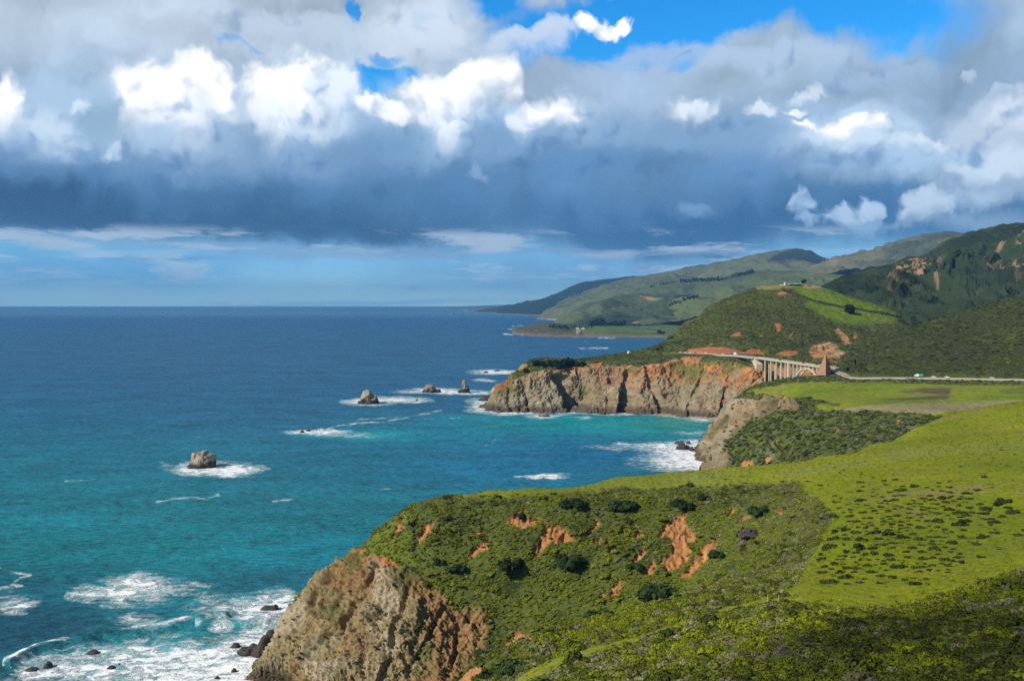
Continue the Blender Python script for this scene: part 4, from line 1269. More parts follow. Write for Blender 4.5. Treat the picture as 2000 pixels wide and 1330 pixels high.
far_land('distant_coast',
         [(800, 601, 30000), (860, 600, 29000), (920, 598, 28000), (980, 596, 27000), (1060, 592, 26000), (1150, 588, 26000)],
         [(1000, 600, 24000), (1100, 598, 23000)],
         790, 1160, 90, 40, 22000, 34000, ((0.05, 0.07, 0.06), (0.04, 0.06, 0.05), (0.06, 0.08, 0.06)), 20, .0004, extra=[('w', 780, 30000, -14), ('w', 900, 24500, -14), ('w', 980, 22500, -14)])
# ------------------------------------------------------------------ the sea
FOAM = [  # px, py, rx, ry, amount
    (425, 916, 74, 13, 1.5), (375, 912, 52, 7, 1.4), (450, 918, 56, 10, 1.5), (410, 920, 60, 9, 1.4),
    (718, 785, 42, 7, 1.3), (775, 781, 55, 6, 1.3), (822, 783, 20, 3, .8), (690, 784, 20, 4, .9),
    (615, 844, 48, 6, 1.6), (640, 842, 40, 4, 1.2), (590, 847, 25, 3, 1.0), (690, 852, 50, 5, .55),
    (845, 763, 46, 5, 1.4), (895, 766, 55, 4.5, 1.3), (800, 766, 28, 3, .8), (940, 768, 30, 3, .9),
    (965, 727, 42, 4.5, 1.4), (1000, 727, 30, 3, .9), (940, 742, 14, 3, .9), (958, 744, 12, 2.5, .9),
    (940, 785, 26, 7, 1.0), (965, 796, 42, 8, 1.6), (1000, 807, 50, 4, 1.3), (930, 800, 24, 6, .8), (985, 780, 16, 8, 1.4), (1035, 804, 16, 3, 1.2),
    (1060, 814, 30, 3.5, 1.1), (1090, 812, 22, 2.5, .9), (1140, 815, 14, 2, .9),
    (1100, 806, 90, 2.2, .9), (1200, 808, 60, 2.5, .9), (1260, 807, 40, 2.5, 1.1), (1300, 808, 60, 3, .9), (1345, 813, 45, 4, 1.1), (1375, 819, 25, 5, 1.2),
    (1378, 903, 40, 24, 1.8), (1340, 890, 50, 22, 1.5), (1300, 874, 46, 10, 1.1), (1362, 872, 36, 14, 1.2), (1260, 868, 26, 4, .9), (1350, 908, 60, 14, 1.1), (1220, 866, 18, 3, 1.0), (1355, 845, 36, 4, .8),
    (1300, 900, 70, 16, .7), (1210, 873, 60, 5, .6),
    (1055, 930, 40, 6, 1.5), (1090, 927, 20, 3, 1.0),
    (235, 1155, 80, 26, 1.15), (290, 1142, 50, 18, 1.0), (175, 1162, 40, 12, .8), (370, 1148, 40, 16, .6), (20, 1175, 46, 18, .8), (30, 1182, 30, 10, .9),
    (430, 1188, 60, 22, .95), (500, 1182, 60, 22, 1.1), (550, 1190, 40, 34, 1.2), (560, 1170, 30, 12, 1.0), (470, 1210, 50, 12, .8), (415, 1222, 22, 7, 1.5), (270, 1215, 40, 14, .7),
    (330, 1290, 190, 42, 1.1), (400, 1315, 110, 40, 1.6), (370, 1310, 80, 30, 1.5), (430, 1322, 70, 26, 1.5), (480, 1260, 60, 34, 1.1), (130, 1300, 90, 22, .95), (230, 1270, 90, 14, .8), (80, 1310, 50, 16, .8), (520, 1240, 40, 30, 1.2),
    (450, 1340, 120, 50, 1.2), (250, 1340, 160, 40, .95), (60, 1350, 90, 30, .7),
]
STREAKS = [  # polyline, half width, amount
    ([(305, 980), (340, 974), (380, 972), (405, 975), (430, 967)], 2.2, .9), ([(220, 972), (240, 975)], 2, .8), ([(530, 978), (572, 974)], 2.5, .9),
    ([(640, 835), (700, 826), (750, 825)], 1.6, .8), ([(720, 830), (780, 818), (830, 808), (860, 801)], 2.2, .75), ([(800, 820), (900, 817)], 1.4, .6), ([(690, 822), (760, 816), (800, 812)], 1.5, .7),
    ([(0, 1108), (40, 1120), (62, 1122), (38, 1128), (25, 1142), (45, 1143), (0, 1150)], 2.6, .9), ([(160, 1128), (185, 1130), (205, 1138), (235, 1135)], 2.6, .9),
    ([(740, 955), (762, 953)], 2, .8), ([(130, 940), (180, 937)], 1.6, .9), ([(80, 915), (90, 910), (108, 912)], 1.8, .8),
    ([(300, 912), (340, 908)], 1.5, .6), ([(945, 872), (985, 848)], 1.6, .5), ([(1130, 680), (1190, 681)], 1.5, 1.2), ([(1145, 669), (1165, 670)], 1, 1.0), ([(1035, 656), (1110, 657), (1200, 660)], 1.2, .9),
    ([(985, 653), (1030, 655)], 1.4, 1.2), ([(995, 643), (1020, 643)], 1.4, 1.2), ([(1000, 637), (1020, 636)], 1.2, 1.0), ([(1050, 623), (1080, 624), (1105, 626)], 1.6, 1.3), ([(948, 609), (972, 610)], 1.0, 1.2), ([(1170, 660), (1195, 661)], 1.6, 1.2),
    ([(905, 607), (925, 607)], .8, .9),
]
SWELL = [(20, 1300), (70, 1272), (130, 1258), (200, 1240), (250, 1243), (330, 1228), (400, 1210), (440, 1206)]
SWELL2 = [(395, 1224), (430, 1218), (480, 1222), (520, 1213)]


def build_sea():
    cols = np.concatenate([np.linspace(-9000, -80, 24), np.linspace(-70, 1440, 760), np.linspace(1450, 2100, 90), np.linspace(2150, 9000, 24)])
    pys = np.concatenate([np.linspace(1420, 1120, 200), np.linspace(1118, 830, 150)[0:], np.linspace(828, 640, 130), np.linspace(639, 600, 60)])
    Yr = np.array([P(1000, p, z=0)[1] for p in pys])
    Yr = np.concatenate([[40, 150, 250, 300], Yr[Yr > 320], [42000, 45000]])
    Yr = np.unique(np.minimum(Yr, 45000.0))
    t = (cols - CXP) / FPX
    X = t[:, None] * Yr[None, :]
    V = np.stack([X, np.broadcast_to(Yr, X.shape), np.zeros_like(X)], -1)
    px, py = project(V)
    sh = px.shape
    f = V.reshape(-1, 3)
    # long swell and the breaking waves close to the rocks are real relief
    z = 0.5 * fbm(f * np.array([.5, 1, 1]), 0.03, 3, seed=3).reshape(sh) * sstep(1800, 500, V[..., 1])
    jx = px + 10 * fbm(f, .03, 3, seed=5).reshape(sh)
    jy = py + 5 * fbm(f, .05, 3, seed=6).reshape(sh)
    crest = np.zeros(sh)
    for ln, hgt in ((SWELL, 2.6), (SWELL2, 1.8)):
        d = line_d(jx, jy, ln)
        near = d < 60
        # sign: above the line (seaward) falls gently, below it falls fast
        yy = np.interp(jx, [p[0] for p in ln], [p[1] for p in ln])
        s = np.where(jy < yy, 16.0, 7.0)
        z += np.where(near, hgt * np.exp(-(d / s) ** 2), 0)
        crest = np.maximum(crest, np.exp(-((jy - yy + 4) / 5.0) ** 2) * (d < 14))
    V[..., 2] = z
    n1 = fbm(f, .012, 4, seed=8).reshape(sh)
    n3 = fbm(f, .035, 3, seed=11).reshape(sh)
    n2 = fbm(f * np.array([1, .6, 1]), .05, 4, seed=9).reshape(sh)
    foam = np.zeros(sh)
    kx = np.clip(500 / V[..., 1], .25, 1.2)
    wx, wy = px + (34 * n1 + 40 * n3 + 22 * n2) * kx, py + (10 * n1 + 14 * n3 + 8 * n2) * kx * sstep(620, 900, py)
    for a, b, rx, ry, am in FOAM:
        q = np.sqrt(((wx - a) / (rx * 1.45)) ** 2 + ((wy - b) / (ry * 1.45)) ** 2)
        s = q < 1
        foam[s] = 1 - (1 - foam[s]) * (1 - np.clip(min(am, 1.5) * .90 * (1 - q[s]) ** .85, 0, .98))
    for ln, w, am in STREAKS:
        p = np.array(ln)
        s = (px > p[:, 0].min() - 40) & (px < p[:, 0].max() + 40) & (py > p[:, 1].min() - 30) & (py < p[:, 1].max() + 30)
        if s.any():
            k = .8 * w * (0.5 + .9 * np.clip(n2[s] + .5, 0, 1))
            foam[s] = np.maximum(foam[s], .8 * am * np.exp(-(line_d(px[s] + 8 * n2[s] + 6 * n1[s], py[s] + 3 * n1[s] + 2 * n2[s], ln) / k) ** 2) * sstep(-.35, .25, n3[s]))
    foam = np.maximum(foam, crest * .95 * sstep(-.3, .3, n2 + n3 + .1))
    far = sstep(660, 700, py)
    # water: deep blue offshore, turquoise over sand; cloud-shadow bands painted near the horizon
    st = [(592, (46, 96, 146)), (602, (48, 98, 148)), (607, (62, 106, 150)), (612, (84, 120, 158)), (617, (60, 104, 150)), (624, (36, 88, 140)), (650, (48, 96, 142)), (700, (54, 100, 144)),
          (760, (48, 100, 144)), (820, (42, 106, 144)), (880, (36, 116, 144)), (960, (34, 120, 140)), (1040, (28, 126, 142)), (1090, (24, 126, 138)), (1140, (24, 108, 126)), (1200, (22, 88, 112)),
          (1260, (18, 70, 98)), (1330, (16, 62, 88))]
    yy = py + (1.5 * n3 + 2 * n1) * sstep(600, 606, py) + 10 * n1 * sstep(620, 800, py) - 0.03 * (px - 500) * sstep(700, 900, py)
    C = np.stack([np.interp(yy, [s[0] for s in st], [lin(*s[1])[k] for s in st]) for k in range(3)], -1)

    def blob(a, b, rx, ry, col, op):
        nonlocal C
        m = np.exp(-(((px + 30 * n1 - a) / rx) ** 2 + ((py + 10 * n1 - b) / ry) ** 2)) * op
        C = lerp(C, lin(*col), m)
    blob(1150, 828, 270, 22, (18, 158, 168), 1.0)
    blob(1290, 840, 110, 22, (40, 150, 150), .8)
    blob(1330, 822, 60, 8, (110, 160, 150), .7)
    blob(950, 850, 260, 22, (24, 132, 166), .7)
    blob(1200, 885, 220, 26, (16, 112, 164), .8)
    blob(720, 850, 90, 12, (40, 160, 175), .7)
    blob(980, 920, 200, 30, (24, 116, 166), .7)
    blob(620, 1090, 150, 50, (18, 124, 150), .6)
    blob(400, 1060, 300, 50, (24, 134, 150), .5)
    blob(120, 1230, 160, 40, (14, 62, 92), .85)
    blob(330, 1190, 60, 30, (40, 130, 150), .7)
    blob(350, 1290, 260, 64, (90, 172, 182), .8)
    blob(480, 1200, 120, 40, (70, 160, 172), .7)
    blob(250, 1160, 120, 40, (50, 140, 155), .6)
    blob(560, 1130, 120, 22, (40, 90, 115), .6)
    # shallow water is lighter round the foam
    C = lerp(C, lin(60, 160, 172), np.clip(foam, 0, .6) * .7 * far)
    C = C * (1 + .18 * n2 + .12 * n1)[..., None]
    C = np.clip(C, 0.001, 1) * SEA_GAIN * np.array([.66, 1.04, .98])

    m = bpy.data.materials.new('sea_water')
    m.use_nodes = True
    t = m.node_tree
    t.nodes.clear()
    N = NT(t)
    co = N.n('ShaderNodeNewGeometry').outputs['Position']
    alb = N.n('ShaderNodeAttribute', attribute_name='alb').outputs['Color']
    fo = N.n('ShaderNodeAttribute', attribute_name='foam').outputs['Fac']
    cs = N.v('MULTIPLY', co, (0.55, 1.0, 1.0))
    cr = N.n('ShaderNodeMapping', {'Vector': cs, 'Rotation': (0, 0, math.radians(-18))}).outputs[0]
    w1 = N.noise(cr, 0.045, 3, .5)
    w2 = N.noise(cr, 0.26, 5, .6)
    w3 = N.noise(N.v('MULTIPLY', co, (0.6, 1, 1)), 1.0, 3, .6)
    hgt = N.m('ADD', N.m('ADD', N.m('MULTIPLY', w1, 3.0), N.m('MULTIPLY', w2, 1.6)), N.m('MULTIPLY', w3, .35))
    wv = N.v('SCALE', N.v('SUBTRACT', N.noise(co, .10, 4, .6, col=True), (.5, .5, .5)), scale=16.0)
    lco = N.v('ADD', N.v('MULTIPLY', co, (0.75, .9, 1)), wv)
    lace = N.noise(lco, 0.17, 6, .62)
    fil = N.m('SUBTRACT', 1.0, N.m('MULTIPLY', N.m('ABSOLUTE', N.m('SUBTRACT', N.noise(N.v('ADD', lco, (50, 20, 0)), 0.16, 6, .66), .5)), 11.0), clamp=True)
    veil = N.m('ADD', fo, N.m('MULTIPLY', N.m('SUBTRACT', lace, .5), 2.9))
    solid = N.smooth(veil, .60, 1.02)
    web = N.m('MULTIPLY', fil, N.smooth(veil, .05, .75))
    thinf = N.m('MULTIPLY', N.smooth(veil, .10, 1.0), .30)
    foamf = N.m('MULTIPLY', N.m('MAXIMUM', N.m('MAXIMUM', solid, N.m('MULTIPLY', web, .85)), thinf), N.smooth(fo, .03, .22))
    # scattered whitecaps
    wc = N.noise(N.v('MULTIPLY', co, (0.35, 1, 1)), 0.09, 5, .72)
    wb = N.noise(co, 0.006, 2, .5)
    caps = N.m('MULTIPLY', N.smooth(wc, .672, .75), N.smooth(wb, .42, .6))
    foamf = N.m('MAXIMUM', foamf, N.m('MULTIPLY', caps, .55))
    w4 = N.noise(N.v('MULTIPLY', co, (0.4, 1, 1)), 0.012, 5, .6)
    mott = 1.0
    for nz_, g in ((w2, 2.8), (w1, 1.0), (w3, 1.9), (w4, 0.9)):
        mott = N.m('ADD', mott, N.m('MULTIPLY', N.m('SUBTRACT', nz_, .5), g))
    mott = N.m('MAXIMUM', mott, .25)
    water = N.v('SCALE', alb, scale=mott)
    colr = N.mix(foamf, water, (0.92, 0.93, 0.93))
    bmp = N.n('ShaderNodeBump', {'Strength': 0.8, 'Distance': 1.0, 'Height': N.m('ADD', hgt, N.m('MULTIPLY', foamf, .6))})
    df = N.n('ShaderNodeBsdfDiffuse', {'Color': colr, 'Normal': bmp})
    gl = N.n('ShaderNodeBsdfGlossy', {'Color': (.85, .95, 1, 1), 'Roughness': N.m('ADD', .2, N.m('MULTIPLY', foamf, .6)), 'Normal': bmp})
    fr = N.n('ShaderNodeFresnel', {'IOR': 1.33, 'Normal': bmp}).outputs[0]
    k = N.m('MULTIPLY', N.m('MINIMUM', N.m('MULTIPLY', fr, .5), .11), N.m('SUBTRACT', 1.0, N.m('MULTIPLY', foamf, .8)))
    ms = N.n('ShaderNodeMixShader', {0: k, 1: df, 2: gl})
    N.n('ShaderNodeOutputMaterial', {'Surface': ms.outputs[0]})
    o = mesh_from('sea', V.reshape(-1, 3), grid_quads(*sh), m, True, {'alb': C.reshape(-1, 3), 'foam': foam.ravel()})
    tag(o, kind='structure')


SEA_GAIN = 0.78
build_sea()
# ------------------------------------------------------------------ shrubs and ground cover
def leaf_material(name, gain=1.0, inst=True, col=(0.05, 0.08, 0.02)):
    m = bpy.data.materials.new(name)
    m.use_nodes = True
    t = m.node_tree
    t.nodes.clear()
    N = NT(t)
    if inst:
        base = N.n('ShaderNodeAttribute', attribute_name='col', attribute_type='INSTANCER').outputs['Color']
    else:
        r = N.n('ShaderNodeObjectInfo').outputs['Random']
        base = N.v('SCALE', col, scale=N.m('ADD', .65, N.m('MULTIPLY', r, .8)))
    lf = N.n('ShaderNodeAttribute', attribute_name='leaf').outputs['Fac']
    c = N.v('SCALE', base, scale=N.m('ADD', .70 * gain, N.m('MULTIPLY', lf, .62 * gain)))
    p = N.n('ShaderNodeBsdfPrincipled', {'Base Color': c, 'Roughness': .8})
    p.inputs['Specular IOR Level'].default_value = 0.15
    N.n('ShaderNodeOutputMaterial', {'Surface': p.outputs[0]})
    return m


def bush_mesh(name, rng, n=150, lumps=7, h=.75, leaf=.15, mat=None, core=.72, spread=.62):
    """a mound of leaf-sized faces over a dark twiggy core, radius about 1, base at z = 0"""
    C = []
    for _ in range(lumps):
        a, r = rng.uniform(0, 2 * math.pi), spread * math.sqrt(rng.uniform(0, 1))
        C.append((r * math.cos(a), r * math.sin(a), rng.uniform(.15, .55) * h * (1.25 - r), rng.uniform(.32, .52)))
    C = np.array(C)
    k = rng.integers(0, lumps, n)
    d = rng.normal(size=(n, 3))
    d[:, 2] = np.abs(d[:, 2]) * 1.0 - .25
    d /= np.linalg.norm(d, axis=1, keepdims=True)
    ctr = C[k, :3] + d * C[k, 3:4] * rng.uniform(.75, 1.08, (n, 1)) * np.array([1, 1, h])
    ctr[:, 2] = np.maximum(ctr[:, 2], .02)
    nrm = d + rng.normal(size=(n, 3)) * .32
    nrm /= np.linalg.norm(nrm, axis=1, keepdims=True)
    up = np.where(np.abs(nrm[:, 2:3]) < .9, [[0, 0, 1.0]], [[1.0, 0, 0]])
    u = np.cross(nrm, up)
    u /= np.linalg.norm(u, axis=1, keepdims=True)
    v = np.cross(nrm, u)
    s = leaf * rng.uniform(.6, 1.4, (n, 1))
    quad = np.stack([ctr - u * s - v * s * .8, ctr + u * s * .9 - v * s, ctr + u * s + v * s * .8, ctr - u * s * .8 + v * s], 1).reshape(-1, 3)
    q = np.arange(4 * n).reshape(n, 4)
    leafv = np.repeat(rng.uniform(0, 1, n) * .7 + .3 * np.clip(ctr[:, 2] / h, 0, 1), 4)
    # core lumps
    cv, cq, cl = [], [], []
    base = 4 * n
    for cx, cy, cz, r in C:
        ring = []
        nu, nv_ = 7, 4
        pts = []
        for j in range(nv_):
            th = (j + .5) / nv_ * math.pi * .62
            for i in range(nu):
                ph = 2 * math.pi * i / nu
                pts.append((cx + core * r * math.sin(th) * math.cos(ph) * 1.2, cy + core * r * math.sin(th) * math.sin(ph) * 1.2, max(0, cz + core * r * h * math.cos(th))))
        for j in range(nv_ - 1):
            for i in range(nu):
                a = base + j * nu + i
                b = base + j * nu + (i + 1) % nu
                cq.append((a, b, b + nu, a + nu))
        cq.append(tuple(base + i for i in (0, 2, 4, 6)))
        cv += pts
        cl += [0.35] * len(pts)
        base += nu * nv_
    verts = np.concatenate([quad, np.array(cv)])
    quads = np.concatenate([q, np.array(cq)])
    me = bpy.data.meshes.new(name)
    o = mesh_from(name, verts, quads, mat, False, {'leaf': np.concatenate([leafv, cl])})
    COL.objects.unlink(o)
    bpy.data.meshes.remove(me)
    return o


def scatter(c, dens, size, cols, rng, vary=.28):
    """points over the visible surface of a land grid. dens(c) 0..1, spacing = size"""
    V = c.V
    A = .5 * np.linalg.norm(np.cross(V[1:, 1:] - V[:-1, :-1], V[1:, :-1] - V[:-1, 1:]), axis=-1)
    ctr = lambda f: .25 * (f[1:, 1:] + f[:-1, :-1] + f[1:, :-1] + f[:-1, 1:])
    D = np.clip(ctr(dens), 0, 1)
    # nothing on ground that faces away from the road
    lam = A * D / (size ** 2)
    num = rng.poisson(np.minimum(lam, 30))
    idx = np.repeat(np.arange(num.size), num.ravel())
    i, j = np.unravel_index(idx, num.shape)
    a, b = rng.uniform(0, 1, (2, len(idx), 1))
    p = (V[i, j] * (1 - a) + V[i + 1, j] * a) * (1 - b) + (V[i, j + 1] * (1 - a) + V[i + 1, j + 1] * a) * b
    nrm = c.n[i, j]
    sc = size * np.exp(np.clip(rng.normal(0, vary, len(idx)), -.6, .55))
    col = cols(c, i, j, p, rng)
    return p, nrm, sc, col


def make_points(name, P_, N_, S_, C_, rng, protos, label=None, kind='stuff'):
    n = len(P_)
    me = bpy.data.meshes.new(name)
    me.vertices.add(n)
    me.vertices.foreach_set('co', P_.astype(np.float32).ravel())
    at = me.attributes.new('col', 'FLOAT_COLOR', 'POINT')
    at.data.foreach_set('color', np.concatenate([C_, np.ones((n, 1))], 1).astype(np.float32).ravel())
    tilt = N_[:, :2] * .55
    rot = np.stack([-tilt[:, 1], tilt[:, 0], rng.uniform(0, 6.283, n)], 1)
    at = me.attributes.new('rot', 'FLOAT_VECTOR', 'POINT')
    at.data.foreach_set('vector', rot.astype(np.float32).ravel())
    scl = np.stack([S_, S_ * rng.uniform(.8, 1.25, n), S_ * rng.uniform(.5, .95, n) * (1.4 if name == 'tall_scrub' else np.where(P_[:, 1] < 280, 1.35, 1.0))], 1)
    at = me.attributes.new('scl', 'FLOAT_VECTOR', 'POINT')
    at.data.foreach_set('vector', scl.astype(np.float32).ravel())
    at = me.attributes.new('pick', 'INT', 'POINT')
    at.data.foreach_set('value', rng.integers(0, len(protos), n).astype(np.int32))
    o = bpy.data.objects.new(name, me)
    COL.objects.link(o)
    ng = bpy.data.node_groups.new(name + '_spread', 'GeometryNodeTree')
    ng.interface.new_socket('Geometry', in_out='INPUT', socket_type='NodeSocketGeometry')
    ng.interface.new_socket('Geometry', in_out='OUTPUT', socket_type='NodeSocketGeometry')
    gi = ng.nodes.new('NodeGroupInput')
    go = ng.nodes.new('NodeGroupOutput')
    join = ng.nodes.new('GeometryNodeJoinGeometry')
    for k, pr in enumerate(protos):
        oi = ng.nodes.new('GeometryNodeObjectInfo')
        oi.inputs['Object'].default_value = pr
        oi.inputs['As Instance'].default_value = True
        iop = ng.nodes.new('GeometryNodeInstanceOnPoints')

        def attr(nm, typ):
            a = ng.nodes.new('GeometryNodeInputNamedAttribute')
            a.data_type = typ
            a.inputs['Name'].default_value = nm
            return a.outputs['Attribute']
        cmp_ = ng.nodes.new('FunctionNodeCompare')
        cmp_.data_type = 'INT'
        cmp_.operation = 'EQUAL'
        ins = [s for s in cmp_.inputs if s.type == 'INT']
        ng.links.new(attr('pick', 'INT'), ins[0])
        ins[1].default_value = k
        ng.links.new(cmp_.outputs[0], iop.inputs['Selection'])
        ng.links.new(gi.outputs[0], iop.inputs['Points'])
        ng.links.new(oi.outputs['Geometry'], iop.inputs['Instance'])
        e2r = ng.nodes.new('FunctionNodeEulerToRotation')
        ng.links.new(attr('rot', 'FLOAT_VECTOR'), e2r.inputs[0])
        ng.links.new(e2r.outputs[0], iop.inputs['Rotation'])
        ng.links.new(attr('scl', 'FLOAT_VECTOR'), iop.inputs['Scale'])
        ng.links.new(iop.outputs[0], join.inputs[0])
    ng.links.new(join.outputs[0], go.inputs[0])
    md = o.modifiers.new('spread', 'NODES')
    md.node_group = ng
    tag(o, label=label, kind=kind)
    return o


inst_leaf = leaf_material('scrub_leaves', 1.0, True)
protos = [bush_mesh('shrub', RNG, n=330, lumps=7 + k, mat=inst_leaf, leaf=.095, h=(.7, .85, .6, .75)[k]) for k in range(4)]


def palette(entries):
    cols = np.array([e[0] for e in entries])
    return cols, np.array([e[1] for e in entries])


def near_cols(c, i, j, p, rng):
    n1 = fbm(p, .03, 4, seed=61)
    n2 = fbm(p, .10, 3, seed=62)
    n3 = fbm(p, .012, 3, seed=63)
    px, py = c.px[i, j], c.py[i, j]
    pal = np.array([(0.094, 0.124, 0.010), (0.135, 0.172, 0.008), (0.050, 0.066, 0.008), (0.142, 0.158, 0.072), (0.120, 0.092, 0.048), (0.160, 0.138, 0.100)])
    front = sstep(1180, 1240, py + .12 * (px - 1500) * 0)
    w = np.stack([1.1 + 0 * n1,
                  .8 + 3 * np.clip(n1, -.2, .5),
                  .7 + 2.5 * np.clip(-n1, -.25, .5),
                  .75 + 2.2 * np.clip(n2, -.15, .5) + 1.0 * sstep(1380, 1600, px) * sstep(1150, 1000, py),
                  .06 + 1.0 * np.clip(n2 - .15, 0, .5),
                  .06 + .8 * np.clip(-n2 - .1, 0, .5)], 1)
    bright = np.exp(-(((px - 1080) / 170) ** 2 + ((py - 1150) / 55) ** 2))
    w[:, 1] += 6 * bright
    w[:, 2] += 1.6 * sstep(1150, 1260, py) * sstep(1550, 1800, px)  # more dark plants at lower right, standing in for cloud shade
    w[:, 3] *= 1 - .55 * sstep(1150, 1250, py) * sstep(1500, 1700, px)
    w = np.clip(w, .02, None)
    # plants of one kind stand together: the winner of patchy noise, with some strays
    sc = np.log(w) + np.stack([2.0 * fbm(p, .16, 2, seed=90 + q) for q in range(6)], 1) + .45 * rng.gumbel(size=w.shape)
    k = sc.argmax(1)
    dim = 1 - .12 * sstep(1180, 1290, py + .10 * (px - 1500)) * sstep(1250, 1600, px)  # cloud shade at lower right put into the plant colour
    return pal[k] * np.array([1.24, 1.12, 1.05]) * np.exp(rng.normal(0, .14, (len(p), 1))) * (1 + .5 * n3[:, None]) * dim[:, None]


def add_scrub():
    c = NEARC
    vis = (c.px > 480) & (c.px < 2110)
    nz = fn(c, .09, 4, 71)
    d = np.clip((1 - c.meadow) * 1.0 - .02, 0, 1) * (1 - .955 * sstep(.3, .7, c.cliff + .25 * fn(c, .06, 4, 73))) * (1 - .95 * sstep(.35, .8, np.maximum(c.soil, c.slip))) * vis
    d = d * (c.V[..., 2] > 1) * (.72 + .8 * np.clip(nz + .2, 0, .6))
    Yd = c.V[..., 1]
    # finer plants close to the road, broader ones further off
    near = sstep(330, 230, Yd)
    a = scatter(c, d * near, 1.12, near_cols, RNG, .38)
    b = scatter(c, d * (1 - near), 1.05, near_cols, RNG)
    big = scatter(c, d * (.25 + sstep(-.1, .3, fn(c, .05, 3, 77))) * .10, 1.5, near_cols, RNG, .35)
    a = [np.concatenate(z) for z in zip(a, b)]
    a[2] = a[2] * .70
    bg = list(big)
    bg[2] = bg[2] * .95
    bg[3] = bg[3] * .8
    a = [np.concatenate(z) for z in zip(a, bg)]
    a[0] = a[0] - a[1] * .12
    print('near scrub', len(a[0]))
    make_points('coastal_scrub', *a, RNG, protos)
    # a few taller plants break the evenness
    tall = list(scatter(c, d * sstep(.05, .35, fn(c, .02, 4, 79)) * .014, 1.6, lambda c, i, j, p, rng: np.array([[.036, .052, .012]]) * np.exp(rng.normal(0, .3, (len(p), 1))), RNG, .4))
    tall[2] = tall[2] * 1.05
    make_points('tall_scrub', *tall, RNG, protos)

    # terrace, right hand hill
    c = MIDC
    d = (1 - c.meadow) * (1 - .95 * c.rock) * (1 - .9 * c.soil) * (c.V[..., 2] > 3) * (c.V[..., 1] < 1010) * off_road(c, 4.0)

    def mid_cols(c, i, j, p, rng):
        n1, n2 = fbm(p, .02, 4, seed=64), fbm(p, .07, 3, seed=65)
        pal = np.array([(0.075, 0.098, 0.022), (0.11, 0.14, 0.022), (0.045, 0.06, 0.018), (0.135, 0.145, 0.095)])
        w = np.clip(np.stack([.9 + 0 * n1, .6 + 2 * n1, .6 - 2 * n1, .55 + 2 * n2], 1), .03, None)
        w /= w.sum(1, keepdims=True)
        k = (rng.uniform(0, 1, (len(p), 1)) > np.cumsum(w, 1)).sum(1).clip(0, 3)
        return pal[k] * np.exp(rng.normal(0, .2, (len(p), 1)))
    m = list(scatter(c, d * .9, 2.6, mid_cols, RNG))
    m[2] = m[2] * .62
    c2 = SCRUBC
    d2 = sstep(72, 78, c2.V[..., 2]) * off_road(c2, 4.5) * (c2.V[..., 1] < 1500) * (.55 + np.clip(fn(c2, .03, 4, 72), -.3, .5))

    def hill_cols(c, i, j, p, rng):
        n1, n2 = fbm(p, .009, 4, seed=66), fbm(p, .05, 3, seed=67)
        pal = np.array([(0.052, 0.062, 0.017), (0.082, 0.104, 0.013), (0.032, 0.042, 0.014), (0.085, 0.090, 0.065), (0.06, 0.052, 0.03)])
        px = c.px[i, j]
        w = np.clip(np.stack([1 + 0 * n1, .25 + 2.5 * n1 + 1.0 * sstep(1880, 1960, px), .7 - 2 * n1, .35 + 1.6 * n2, .1 + n2], 1), .03, None)
        w /= w.sum(1, keepdims=True)
        k = (rng.uniform(0, 1, (len(p), 1)) > np.cumsum(w, 1)).sum(1).clip(0, 4)
        return pal[k] * np.exp(rng.normal(0, .2, (len(p), 1)))
    h = list(scatter(c2, d2 * .95, 3.2, hill_cols, RNG))
    h[2] = h[2] * .62
    h[0] = h[0] - h[1] * .6
    print('mid', len(m[0]), 'hill', len(h[0]))
    make_points('bluff_scrub', *m, RNG, protos)
    make_points('hillside_scrub', *h, RNG, protos)
    # low cover on the hill over the bridge and on the headland
    c3 = HILLC
    gm = np.abs(c3.alb[..., 1] - .205) > .05
    d3 = (c3.alb[..., 1] < .11) * (c3.alb[..., 0] < .16) * (c3.V[..., 1] < 1900) * (1 - c3.bank) * off_road(c3, 5.0)
    g = list(scatter(c3, d3 * .6, 3.6, lambda c, i, j, p, rng: c.alb[i, j] * 1.12 * np.exp(rng.normal(0, .13, (len(p), 1))), RNG))
    g[2] = g[2] * .40
    c4 = HEADC
    d4 = (c4.alb[..., 1] < .14) * (1 - c4.cliff) * (c4.V[..., 1] < 1560) * (1 - c4.bank) * off_road(c4, 5.0)
    g4 = list(scatter(c4, d4 * .6, 3.2, lambda c, i, j, p, rng: c.alb[i, j] * 1.1 * np.exp(rng.normal(0, .22, (len(p), 1))), RNG))
    g4[2] = g4[2] * .45
    g = [np.concatenate(z) for z in zip(g, g4)]
    print('far cover', len(g[0]))
    make_points('headland_scrub', *g, RNG, protos)


def add_tufts():
    c = NEARC
    d = c.meadow * (c.px > 800) * (.35 + 1.2 * np.clip(fn(c, .04, 4, 81) + .25, 0, .7))
    t = list(scatter(c, d * .30, 1.5, lambda c, i, j, p, rng: c.alb[i, j] * np.exp(rng.normal(-.06, .18, (len(p), 1))), RNG))
    t[2] = t[2] * .30
    print('tufts', len(t[0]))
    o = make_points('meadow_tufts', *t, RNG, protos)


add_scrub()
add_tufts()
# ------------------------------------------------------------------ placing things on the land
def pick(c, px, py):
    """point of the land that is seen at a pixel (nearest vertex that is not hidden by its own slope)"""
    d = (c.vx - px) ** 2 + (c.vy - py) ** 2
    m = d < d.min() + 6.0
    k = np.flatnonzero(m)
    k = k[np.argmin(c.vp[k, 1])]
    return Vector(c.vp[k])


for _c in LANDS.values():
    _x, _y = project(_c.V)
    _c.vx, _c.vy, _c.vp = _x.ravel(), _y.ravel(), _c.V.reshape(-1, 3)


